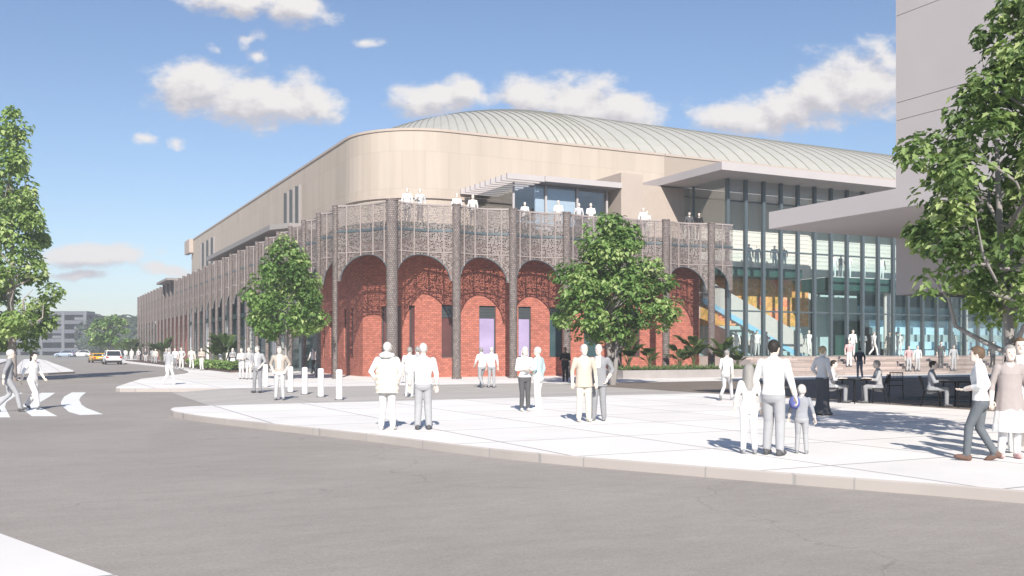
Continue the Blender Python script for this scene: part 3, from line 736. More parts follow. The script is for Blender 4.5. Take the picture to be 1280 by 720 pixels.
# stair
st = MB()
def slope_slab(mb, u0, z0, u1, z1, v0, v1, h, mi=0):
    mb.add([(u0, v0, z0), (u1, v0, z1), (u1, v1, z1), (u0, v1, z0), (u0, v0, z0 + h), (u1, v0, z1 + h), (u1, v1, z1 + h), (u0, v1, z0 + h)],
           [(0, 3, 2, 1), (4, 5, 6, 7), (0, 1, 5, 4), (1, 2, 6, 5), (2, 3, 7, 6), (3, 0, 4, 7)], mi)
SA, SB, SZ = 41.3, 50.3, 5.15
slope_slab(st, SA, SZ, SB, ZF + .05, 53.2, 53.3, 1.45); slope_slab(st, SA, SZ, SB + 3, ZF - .1, 55.2, 55.3, 1.0)
stair = st.build('lobby_stair', pbr('stair_plaster', (0.52, 0.50, 0.475), 0.7, 0.04), arena)
st = MB(); slope_slab(st, SA, SZ - .35, SB, ZF - .3, 53.17, 53.198, 0.38); st.build('stringer', M_bluestr, stair)
st = MB()
for i in range(22):
    x = SA + i * 0.41; z = SZ + .35 - i * 0.18; st.box(x, 53.31, z - .2, x + .42, 55.19, z)
st.build('treads', M_white_i, stair)
# stepped seating to the right of the hall
se = MB()
for i in range(7):
    se.box(60, 53.6 + i * 0.62, ZF, GE, 62.9, ZF + 0.5 + i * 0.58, 1 if i % 3 == 2 else 0)
se.build('stepped_seating', [M_blue, M_teal], arena)
ip = MB(); ip.box(55.32, 57.3, ZF, 59.98, 57.5, 5.94); ip.build('inner_wall', M_teal, arena)
ip = MB(); ip.box(57.0, 57.1, ZF, 59.9, 57.29, 3.9); ip.build('dark_portal', M_green, arena)
for uu in (58.5, 67.0, 75.0):
    ip = MB(); ip.lathe(uu, 52.9, [(0.28, ZF), (0.28, 5.93)], 16); ip.build('lobby_column', M_white_i, arena)
# ---- terrace steps
sp_ = MB()
for i in range(7):
    z0, z1 = ZF * i / 7, ZF * (i + 1) / 7 - (0.002 if i == 6 else 0)
    v = 45.4 + i * 0.42; v2 = 45.4 + (i + 1) * 0.42 if i < 6 else 49.69
    x0, x1 = 40.6, GE + 8
    sp_.add([(x0, v, z0), (x1, v, z0), (x1, v, z1), (x0, v, z1)], [(0, 1, 2, 3)], 0, uv=[(i * .7, i * 2.3), (x1 - x0 + i * .7, i * 2.3), (x1 - x0 + i * .7, i * 2.3 + .17), (i * .7, i * 2.3 + .17)])
    sp_.add([(x0, v, z1), (x1, v, z1), (x1, v2, z1), (x0, v2, z1)], [(0, 1, 2, 3)], 1)
    sp_.add([(x0, v2, 0), (x0, v, 0), (x0, v, z1), (x0, v2, z1)], [(0, 1, 2, 3)], 1)
tag(sp_.build('terrace_steps', [M_step, M_conc]), 'long flight of low brick steps rising to the glass lobby', 'steps')

# ------------------------------------------------------------------ tower on the right
TU, TV = 25.6, 22.8
tower = tag(empty('concrete_tower', (TU, TV, 0)), 'tall pale grey concrete block on the right, raised over a glazed ground floor', 'building')
M_tow = pbr('tower_concrete', (0.465, 0.43, 0.425), 0.85, 0.05, 0.5, 0.12, 12)
tw = MB()
tw.box(TU + .04, -6 + .04, 3.45, 52 - .04, TV - .04, 13.55)
for a, b in ((3.41, 6.28), (6.30, 9.14), (9.16, 9.72), (9.74, 12.58), (12.60, 13.6)): tw.box(TU, -6, a, 52, TV, b)
tw.build('wall', M_tow, tower)
tc_ = MB(); tc_.add([(20.2, -4, 5.29), (TU - .003, -4, 5.29), (TU - .003, TV - .002, 5.29), (20.2, TV - .002, 5.29), (20.2, -4, 5.80), (TU - .003, -4, 5.86), (TU - .003, TV - .002, 5.86), (20.2, TV - .002, 5.80)],
        [(0, 3, 2, 1), (4, 5, 6, 7), (0, 1, 5, 4), (1, 2, 6, 5), (2, 3, 7, 6), (3, 0, 4, 7)])
tc_.build('canopy', M_tow, tower)
gg = MB(); gg.box(TU + .1, -5.5, 0.02, TU + .13, TV - .1, 3.40); gg.box(TU + .14, TV - .13, 0.02, 50, TV - .1, 3.40)
M_glasst = glass('ground_floor_glass', (0.97, 0.975, 0.975), 0.0, k=0.25)
gl_ = gg.build('ground_floor_glazing', M_glasst, tower)
gg = MB(); gg.box(TU + .06, -5.5, 0.0, TU + .17, TV - .06, 0.06); gg.box(TU + .171, TV - .17, 0.0, 50, TV - .06, .06); gg.build('sill', M_mull, gl_)
for uu, vv in ((34, 12), (42, 12), (34, 3)):
    c_ = MB(); c_.lathe(uu, vv, [(0.3, 0), (0.3, 3.4)], 18); c_.build('column', M_tow, tower)

# ------------------------------------------------------------------ far parking building
M_gar = pbr('parking_concrete', (0.12, 0.125, 0.145), 0.8, 0.12, 0.2)
M_gard = pbr('parking_dark', (0.07, 0.072, 0.08), 0.8, 0.25, 0.2)
M_garl = pbr('parking_light', (0.155, 0.16, 0.175), 0.7, 0.12, 0.3)
gc = W(60, 300); gr = tag(empty('parking_building', gc, -YAW), 'low grey four storey parking building closing the far end of the road', 'building')
OFF['parking_building'] = Vector((0, 0, 0))
def gbuild(mb, name, m, par=None):
    o = bpy.data.objects.new(name, mb.mesh(name, m)); COL.objects.link(o); o.parent = par or gr; OFF[o.name] = Vector((0, 0, 0)); return o
b = MB(); b.box(-60, 6, RZ, 11.5, 40, 12.6); gbuild(b, 'core', M_gard)
for i in range(5):
    b = MB(); z = 1.0 + i * 2.85; b.box(-60, 0, z, 12, 5.98, z + 1.15); gbuild(b, 'floor_slab', M_gar)
for i in range(11):
    b = MB(); x = -57 + i * 6.8; b.box(x, -0.1, RZ, x + 0.9, 0.5, 13.3); gbuild(b, 'pillar', M_garl)
for i in range(4):
    for j in range(10):
        if (i * 5 + j * 3) % 4: 
            b = MB(); x = -54 + j * 6.8; z = 2.3 + i * 2.85; b.box(x + .4, 1.2, z, x + 3.8, 1.3, z + 1.2); gbuild(b, 'opening_screen', M_garl)
# ------------------------------------------------------------------ foliage
def leaf_mat(name, c0, c1, c2):
    m, n, b = nt(name); out = n.nodes['Material Output']
    at = N(n, 'ShaderNodeAttribute'); at.attribute_name = 'tone'
    cr = N(n, 'ShaderNodeValToRGB'); e = cr.color_ramp.elements
    e[0].color = (*c0, 1); e[1].color = (*c2, 1); x = e.new(0.55); x.color = (*c1, 1)
    L(n, at.outputs['Fac'], cr.inputs[0]); L(n, cr.outputs[0], b.inputs['Base Color'])
    b.inputs['Roughness'].default_value = 0.5; b.inputs['Specular IOR Level'].default_value = 0.25
    tr = N(n, 'ShaderNodeBsdfTranslucent'); L(n, mixc(n, 1.0, cr.outputs[0], (1.0, 1.15, 0.55), 'MULTIPLY'), tr.inputs[0])
    mx = N(n, 'ShaderNodeMixShader'); mx.inputs[0].default_value = 0.38; L(n, b.outputs[0], mx.inputs[1]); L(n, tr.outputs[0], mx.inputs[2]); L(n, mx.outputs[0], out.inputs[0])
    return m
M_leaf = leaf_mat('leaf_green', (0.075, 0.14, 0.04), (0.20, 0.33, 0.10), (0.50, 0.58, 0.26))
M_leafl = leaf_mat('leaf_light', (0.14, 0.23, 0.07), (0.32, 0.44, 0.15), (0.55, 0.62, 0.29))
M_leafd = leaf_mat('leaf_deep', (0.07, 0.115, 0.04), (0.19, 0.28, 0.10), (0.48, 0.55, 0.25))
M_frond = leaf_mat('frond_green', (0.03, 0.055, 0.015), (0.07, 0.12, 0.03), (0.16, 0.2, 0.06))
M_agave = leaf_mat('agave_green', (0.08, 0.14, 0.05), (0.17, 0.25, 0.10), (0.32, 0.38, 0.2))
M_farleaf = leaf_mat('far_leaf', (0.05, 0.08, 0.055), (0.09, 0.125, 0.08), (0.15, 0.18, 0.10))
M_bark = pbr('bark', (0.27, 0.25, 0.24), 0.9, 0.25, 6, 0.5, 25, stretch=(1, 1, 0.25))
M_barkp = pbr('pale_bark', (0.36, 0.31, 0.29), 0.9, 0.2, 6, 0.4, 25, stretch=(1, 1, 0.25))
M_planter = pbr('planter_concrete', (0.33, 0.305, 0.295), 0.85, 0.12, 1.5, 0.2)
M_soil = pbr('mulch', (0.10, 0.07, 0.055), 0.95, 0.4, 8, 0.6, 30)
LEAF = [(0, 0), (0.22, 0.08), (0.46, 0.05), (0.36, 0.30), (0.52, 0.48), (0.26, 0.60), (0.20, 0.80), (0, 1.0)]
class Leaves:
    def __init__(s): s.v = []; s.f = []; s.t = []
    def leaf(s, p, nrm, d, size, tone, shape=LEAF, fold=0.25):
        nrm = nrm.normalized(); d = (d - nrm * d.dot(nrm))
        if d.length < 1e-4: d = nrm.orthogonal()
        d.normalize(); x = d.cross(nrm)
        o = len(s.v); k = len(shape)
        for a, b in shape: s.v.append(p + (x * a * 0.8 + d * (b - .4) + nrm * (abs(a) * fold - 0.25 * (b - .4) ** 2)) * size)
        for a, b in shape[1:-1]: s.v.append(p + (-x * a * 0.8 + d * (b - .4) + nrm * (abs(a) * fold - 0.25 * (b - .4) ** 2)) * size)
        s.f.append(tuple(range(o, o + k))); s.f.append((o + k - 1,) + tuple(range(o + 2 * k - 3, o + k - 1, -1)) + (o,))
        s.t += [tone, tone]
    def build(s, name, m, parent):
        off = OFF[parent.name]
        me = bpy.data.meshes.new(name); me.from_pydata([tuple(v - off) for v in s.v], [], s.f); me.materials.append(m)
        a = me.attributes.new('tone', 'FLOAT', 'FACE'); a.data.foreach_set('value', s.t)
        o = bpy.data.objects.new(name, me); COL.objects.link(o); o.parent = parent; OFF[o.name] = off
        return o
def rnd_dir(rg):
    while True:
        v = Vector((rg.uniform(-1, 1), rg.uniform(-1, 1), rg.uniform(-1, 1)))
        if 0.05 < v.length < 1: return v.normalized()
def make_tree(name, label, base, H, prof, seed, nclump, per, lsize, mat=None, bark=None, tr=0.13, stems=1, group=None, clear=0.25, crad=0.55, lean=(0, 0), asym=0.12, trunk_h=0.8, keep=None):
    """prof: [(z, radius)] outline of the crown in metres above the base"""
    rg = random.Random(seed); base = Vector(base)
    t = tag(empty(name, base), label, 'tree', group)
    def rad(z, ang):
        for (z0, r0), (z1, r1) in zip(prof, prof[1:]):
            if z0 <= z <= z1:
                k = (z - z0) / (z1 - z0); r = r0 + (r1 - r0) * k
                return r * (1 + asym * math.sin(2 * ang + seed) + asym * 0.8 * math.sin(3 * ang + 1.7 * seed + z * 1.3) + 0.10 * math.sin(z * 3.1 + ang * 2))
        return 0.0
    zmin, zmax = prof[0][0], prof[-1][0]
    axis = lambda z: base + Vector((lean[0] * z / H, lean[1] * z / H, z))
    tb = MB()
    hs = H * trunk_h; tops = []
    for s_ in range(stems):
        a = 2 * math.pi * s_ / max(1, stems) + seed; sp = (0.0 if stems == 1 else 0.08 * H)
        pts = []; rr = []
        for i in range(9):
            k = i / 8; z = hs * k
            off = Vector((math.cos(a), math.sin(a), 0)) * sp * (k ** 0.8) + Vector((rg.uniform(-1, 1), rg.uniform(-1, 1), 0)) * 0.025 * (i > 0) * H / 7
            p = axis(z) + off; pts.append(p); rr.append(tr * (1.25 if i == 0 else 1) * (1 - 0.82 * k) / (1 if stems == 1 else 1.35))
        tb.tube(pts, rr, 9, 0); tops.append(pts)
    if stems == 1: pass
    limbs = []
    for i in range(14 + int(H)):
        pts = tops[i % len(tops)]; k = rg.uniform(0.28, 0.95); q = pts[min(8, int(k * 8))]
        z = q.z - base.z; a = rg.uniform(0, 6.283); zt = min(zmax * 0.96, max(z, zmin) + rg.uniform(0.08, 0.22) * H)
        e = axis(zt) + Vector((math.cos(a), math.sin(a), 0)) * rad(zt, a) * 0.8
        mid = q.lerp(e, 0.5) + Vector((0, 0, -0.03 * H)) + rnd_dir(rg) * 0.03 * H
        r0 = tr * 0.42 * (1 - 0.55 * k)
        tb.tube([q, q.lerp(mid, .5) + rnd_dir(rg) * .02 * H, mid, mid.lerp(e, .5) + rnd_dir(rg) * .02 * H, e], [r0, r0 * .85, r0 * .65, r0 * .45, r0 * .2], 6, 0)
        limbs.append((mid, e))
    tb.build('trunk', bark or M_bark, t)
    lv = Leaves(); cl = []
    tries = 0
    while len(cl) < nclump and tries < nclump * 40:
        tries += 1
        z = rg.uniform(zmin, zmax); a = rg.uniform(0, 6.283); rm = rad(z, a)
        if rg.random() > (rm / max(r for _, r in prof)) ** 1.2 + 0.03: continue
        k = 1 - rg.random() ** 2 * 0.7
        c = axis(z) + Vector((math.cos(a), math.sin(a), 0)) * max(0, rm - crad * 0.5) * k
        if keep and not keep(c): continue
        cl.append((c, k))
    for c, k in cl:
        cr = crad * rg.uniform(0.65, 1.25); tone0 = rg.gauss(0.44, 0.22); axis_c = (c - axis(c.z - base.z - 0.4)).normalized() if (c - axis(c.z - base.z - .4)).length > .01 else Vector((0, 0, 1))
        for j in range(int(per * rg.uniform(0.7, 1.3))):
            d = rnd_dir(rg); d.z = d.z * 0.75 + 0.1
            if d.dot(axis_c) < -0.35 and rg.random() < 0.6: continue
            p = c + d * cr * (1 - 0.5 * rg.random() ** 2)
            nrm = (d * 0.65 + Vector((0, 0, 0.75)) + rnd_dir(rg) * 0.55)
            out = Vector((d.x, d.y, -0.35)) + rnd_dir(rg) * 0.5
            lv.leaf(p, nrm, out, lsize * rg.uniform(0.65, 1.25), min(1, max(0, tone0 + rg.gauss(0, 0.16))))
    lv.build('crown', mat or M_leaf, t)
    return t
# street tree in the middle of the plaza edge
P = G(766, 481)
make_tree('street_tree', 'broad green street tree standing before the brick arches, right of the pair in blazers', P, 8.0,
          [(2.1, 1.0), (2.7, 2.3), (3.5, 2.6), (4.5, 2.45), (5.4, 1.9), (6.3, 1.4), (7.0, 1.1), (7.65, 0.42)], 3, 195, 62, 0.225, stems=3, tr=0.17, crad=0.55)
P = W(356, 52.0)
make_tree('street_tree', 'dense green street tree beside the row of white bollards', P, 7.4,
          [(2.3, 1.2), (3.0, 2.1), (4.0, 2.3), (5.2, 1.95), (6.2, 1.45), (7.0, 0.9), (7.45, 0.35)], 11, 140, 62, 0.225, stems=3, tr=0.12, crad=0.52)
P = W(137, 160.0, RZ)
make_tree('street_tree', 'small round street tree at the far end of the road behind the yellow car', P, 7.6,
          [(2.0, 1.0), (2.8, 2.8), (4.5, 2.9), (6.0, 2.3), (7.0, 1.3), (7.5, 0.4)], 21, 60, 36, 0.5, tr=0.2, crad=0.8)
P = W(14, 55.0, RZ)
make_tree('street_tree', 'tall light green street tree on the left edge behind the man with white hair', P, 15.4,
          [(1.9, 1.4), (3.2, 2.5), (6.0, 2.7), (7.2, 1.7), (8.5, 2.1), (10.5, 1.7), (12.5, 1.15), (14.3, 0.8), (15.4, 0.3)], 5, 180, 70, 0.275, mat=M_leafl, bark=M_barkp, tr=0.26, crad=0.65)
P = W(1276, 16.3)
make_tree('street_tree', 'big leafy street tree on the right edge in front of the grey tower', P, 7.6,
          [(2.1, 0.9), (2.7, 1.75), (3.6, 1.9), (4.7, 1.9), (5.4, 1.3), (6.1, 0.95), (7.0, 0.85), (7.6, 0.45)], 14, 190, 66, 0.15, mat=M_leafd, stems=2, tr=0.15, crad=0.36, asym=0.10)
# distant wood
rg = random.Random(4); far = tag(empty('distant_trees', W(120, 330)), kind='stuff')
lv = Leaves()
for i in range(46):
    px = rg.uniform(108, 185); Y = rg.uniform(285, 345); c = W(px, Y, RZ); h = rg.uniform(10, 13.2); r = rg.uniform(3.5, 5.5)
    for j in range(210):
        d = rnd_dir(rg); z = h * 0.52 + d.z * h * 0.48
        lv.leaf(c + Vector((d.x * r, d.y * r, z)), d + Vector((0, 0, .5)), rnd_dir(rg), rg.uniform(1.0, 1.9), min(1, max(0, rg.gauss(.4, .2))))
o = lv.build('distant_trees', M_farleaf, far); o.parent = None; o.location = OFF[far.name]; bpy.data.objects.remove(far); o.name = 'distant_trees'; tag(o, kind='stuff')
lv = Leaves(); 
# ---- planter in front of the arcade
pl = tag(empty('planter_bed', (30.2, 45.3, 0)), 'long low concrete planter bed in front of the brick arches', 'planter')
b = MB(); u0, u1, v0, v1, h = 29.6, 39.9, 45.2, 48.45, 0.46
b.box(u0, v0, 0, u1, v0 + .22, h); b.box(u0, v1 - .22, 0, u1, v1, h); b.box(u0, v0 + .221, 0, u0 + .22, v1 - .221, h); b.box(u1 - .22, v0 + .221, 0, u1, v1 - .221, h)
b.build('wall', M_planter, pl)
b = MB(); b.box(u0 + .221, v0 + .221, 0.0, u1 - .221, v1 - .221, h - .06); b.build('soil', M_soil, pl)
def rosette(lv, c, rg, n, ln, wid, up=0.6):
    shp = [(0, 0), (wid, 0.15), (wid * 1.1, 0.45), (wid * .6, 0.8), (0, 1.0)]
    for i in range(n):
        a = 6.283 * i / n + rg.uniform(-.2, .2); e = rg.uniform(0.35, 1.15)
        d = Vector((math.cos(a) * math.cos(e), math.sin(a) * math.cos(e), math.sin(e) * up + .25)).normalized()
        nr = Vector((-math.cos(a) * math.sin(e), -math.sin(a) * math.sin(e), math.cos(e)))
        l = ln * rg.uniform(.75, 1.15)
        lv.leaf(c + d * l * .4, nr, d, l, min(1, max(0, rg.gauss(.5, .2))), shp, 0.4)
protos = []
rg = random.Random(9)
for q in range(3):
    lv = Leaves(); e = empty('agave', (0, 0, 0)); rosette(lv, Vector((0, 0, 0)), rg, 13, 0.40, 0.14); o = lv.build('agave', M_agave, e); o.parent = None; bpy.data.objects.remove(e); o.name = 'agave'; protos.append(o)
ia = 0
for row, (vv, zz) in enumerate(((45.6, .42), (46.15, .44))):
    for i in range(25):
        src = protos[ia % 3]; o = src if ia < 3 else src.copy()
        if ia >= 3: COL.objects.link(o)
        o.location = (29.95 + i * 0.395 + rg.uniform(-.05, .05) + row * .2, vv + rg.uniform(-.05, .05), zz - .02); o.rotation_euler = (0, 0, rg.uniform(0, 6)); s_ = rg.uniform(.85, 1.2); o.scale = (s_, s_, s_ * rg.uniform(.9, 1.2))
        tag(o, 'small pale green rosette plant in the two front rows of the planter', 'plant', 'rosette plants along the planter'); ia += 1
def frond_plant(base, H, n, seed, label, lean=0.0, group=None):
    rg = random.Random(seed); base = Vector(base); t = tag(empty('tropical_plant', base), label, 'plant', group)
    tb = MB(); lv = Leaves()
    for i in range(n):
        a = 6.283 * i / n + rg.uniform(-.3, .3); h = H * rg.uniform(.5, 1.0); sp = H * rg.uniform(.12, .42)
        pts = []
        for k in range(6):
            q = k / 5; pts.append(base + Vector((math.cos(a) * sp * q ** 1.7, math.sin(a) * sp * q ** 1.7, h * (q - 0.12 * q ** 3))))
        tb.tube(pts, [.03, .026, .022, .018, .014, .01], 5)
        d = (pts[-1] - pts[-3]).normalized(); nr = Vector((-math.cos(a) * d.z, -math.sin(a) * d.z, math.hypot(d.x, d.y) + .2))
        ln = H * rg.uniform(.30, .45); tone = rg.uniform(.15, .9)
        dd = d.copy(); p = pts[-2].copy()
        for k in range(4):
            dd = (dd + Vector((math.cos(a) * .12, math.sin(a) * .12, -.28 * k * .5))).normalized()
            w_ = (.30, .36, .30, .16)[k]
            for sgn in (1, -1):
                sd = dd.cross(Vector((0, 0, 1))).normalized() * sgn
                for z in range(2):
                    lv.leaf(p + sd * ln * .12 + dd * ln * .12 * z, nr + sd * .3, (sd + dd * .7), ln * w_ * 1.5, min(1, max(0, tone + rg.gauss(0, .12))), [(0, 0), (.2, .2), (.22, .5), (.1, .85), (0, 1)], .15)
            p = p + dd * ln * .25
    tb.build('stem', M_frond_stem, t); lv.build('fronds', M_frond, t)
    return t
M_frond_stem = pbr('frond_stem', (0.10, 0.12, 0.05), 0.7, 0.2)
for i, (px, v, H, n_, lab) in enumerate(((786, 47.4, 2.5, 11, 'tropical plant with tall paddle leaves beside the middle tree trunk'), (812, 47.6, 1.8, 10, 'short tropical plant with drooping leaves, second from the tree trunk in the planter'),
                                  (850, 47.3, 2.0, 10, 'tropical plant with spread leaves in the middle of the planter'), (867, 47.5, 2.6, 12, 'tallest tropical plant, upright in front of the last brick arch'),
                                  (905, 47.2, 2.4, 13, 'bushy tropical plant in front of the perforated column next to the lobby'), (922, 47.6, 1.6, 10, 'low tropical plant at the lobby end of the planter'))):
    p = onV(px, v, 0.38); frond_plant(p, H * .86, n_, 40 + i, lab)
# ---- bed along the long side
bd = tag(empty('mulch_bed', (13.2, 72, 0)), 'long dark mulch bed along the foot of the far screens', 'planting bed')
b = MB(); b.box(12.9, 70, 0, 15.0, 150, 0.12); b.build('soil', M_soil, bd)
def hedge(name, label, u0, u1, v0, v1, h, n_, seed):
    rg = random.Random(seed); t = tag(empty(name, ((u0 + u1) / 2, (v0 + v1) / 2, 0.1)), label, 'hedge'); lv = Leaves()
    for i in range(n_):
        p = Vector((rg.uniform(u0, u1), rg.uniform(v0, v1), 0.12 + h * (1 - rg.random() ** 2 * .9)))
        lv.leaf(p, Vector((0, 0, 1)) + rnd_dir(rg) * .9, rnd_dir(rg), rg.uniform(.14, .26), min(1, max(0, rg.gauss(.55, .2))))
    lv.build('foliage', M_leaf, t)
hedge('low_hedge', 'low clipped green hedge along the mulch bed under the screens', 13.0, 13.9, 71, 92, .62, 2600, 3)
for i, (px, u, H, lab) in enumerate(((281, 14.5, 3.0, 'dark tropical shrub in the mulch bed in front of the entrance glazing'), (203, 14.4, 3.4, 'tropical shrub in the mulch bed at the far end of the red brick'),
                                     (166, 14.0, 3.4, 'tall leafy shrub by the far corner of the screens'), (270, 14.5, 2.2, 'lower tropical shrub just left of the dark one by the entrance glazing'))):
    frond_plant(onU(px, u, .1), H, 16, 70 + i, lab)
# ------------------------------------------------------------------ bollards
M_boll = pbr('bollard_white', (0.78, 0.76, 0.78), 0.5, 0.04)
M_base = pbr('bollard_base', (0.12, 0.12, 0.12), 0.6, 0.1)
def bollard():
    t = empty('bollard', (0, 0, 0))
    b = MB(); b.lathe(0, 0, [(0.105, 0.03), (0.105, 0.93), (0.098, 0.965), (0.07, 0.985)], 24); b.build('post', M_boll, t)
    b = MB(); b.lathe(0, 0, [(0.15, 0.0), (0.15, 0.02), (0.12, 0.032)], 24); b.build('base_plate', M_base, t)
    return t
b0 = bollard()
for i, (px, py, lab) in enumerate(((424, 500, 'white bollard nearest the corner column, closest to the camera'), (401, 496.5, 'white bollard second from the corner column'), (381, 493, 'white bollard in the middle of its row of five'),
                                   (363, 490.5, 'white bollard just right of the man in the tan shirt'), (332, 484, 'white bollard at the far end of its row, beside the man in grey'))):
    o = b0 if i == 0 else copy_tree(b0)
    o.location = G(px, py, -0.006); tag(o, lab, 'bollard', 'white bollards across the driveway')
# ------------------------------------------------------------------ cafe tables and chairs
M_blk = pbr('black_metal', (0.012, 0.012, 0.013), 0.4, 0.2, metal=0.4)
def cafe_table():
    t = empty('cafe_table', (0, 0, 0))
    b = MB(); b.lathe(0, 0, [(0.50, 0.70), (0.52, 0.712), (0.52, 0.735), (0.50, 0.745)], 36); b.build('table_top', M_blk, t)
    for k in range(4):
        a = R(45 + 90 * k); b = MB()
        b.tube([(0.34 * math.cos(a), 0.34 * math.sin(a), 0.70), (0.37 * math.cos(a), 0.37 * math.sin(a), 0.35), (0.42 * math.cos(a), 0.42 * math.sin(a), 0.0)], [.022, .02, .018], 8); b.build('leg', M_blk, t)
    return t
def cafe_chair():
    t = empty('cafe_chair', (0, 0, 0))       # faces +y
    b = MB(); b.prism([(-.22, -.20), (.22, -.20), (.24, .22), (-.24, .22)], 0.435, 0.465); b.build('seat', M_blk, t)
    b = MB()
    for s in (-1, 1): b.tube([(s * .20, -.20, .44), (s * .205, -.235, .62), (s * .20, -.30, .86)], .014, 7)
    for z, y in ((.60, -.232), (.86, -.30)): b.tube([(-.20, y, z), (0, y - .03, z), (.20, y, z)], .013, 7)
    for i in range(9):
        x = -.17 + i * .0425; b.tube([(x, -.245, .60), (x, -.325, .86)], .008, 5)
    b.build('backrest', M_blk, t)
    for s in (-1, 1):
        for y0, y1 in ((.19, .22), (-.18, -.27)):
            b = MB(); b.tube([(s * .20, y0, .44), (s * .225, y1, 0)], [.015, .012], 7); b.build('leg', M_blk, t)
    return t
T1 = W(1068, 29.3); T2 = W(1196, 27.3)
tb0 = cafe_table(); tb0.location = T1; tag(tb0, 'round black cafe table to the right of the woman in the long dark skirt', 'table', 'black cafe tables')
tb1 = copy_tree(tb0); tb1.location = T2; tag(tb1, 'round black cafe table behind the walking man in dark jeans', 'table', 'black cafe tables')
ch0 = cafe_chair()
def rot_to(frm, to): return math.atan2(-(to.x - frm.x), to.y - frm.y)
CH = []
for i, (px, Y, tgt, lab) in enumerate(((1040, 29.6, T1, 'black cafe chair on the left of the nearer-left table, with a sitter'), (1098, 29.2, T1, 'occupied black cafe chair right of the table beside the dark skirted woman'),
                                       (1164, 27.6, T2, 'black cafe chair with a sitter at the table behind the man in dark jeans'), (1226, 27.2, T2, 'black cafe chair hidden mostly behind the walking man'), (1120, 31.8, W(1116, 29), 'spare black cafe chair standing by the tower corner'))):
    o = ch0 if i == 0 else copy_tree(ch0); p = W(px, Y); o.location = p; o.rotation_euler = (0, 0, rot_to(p, tgt)); tag(o, lab, 'chair', 'black cafe chairs'); CH.append((p, o.rotation_euler.z))
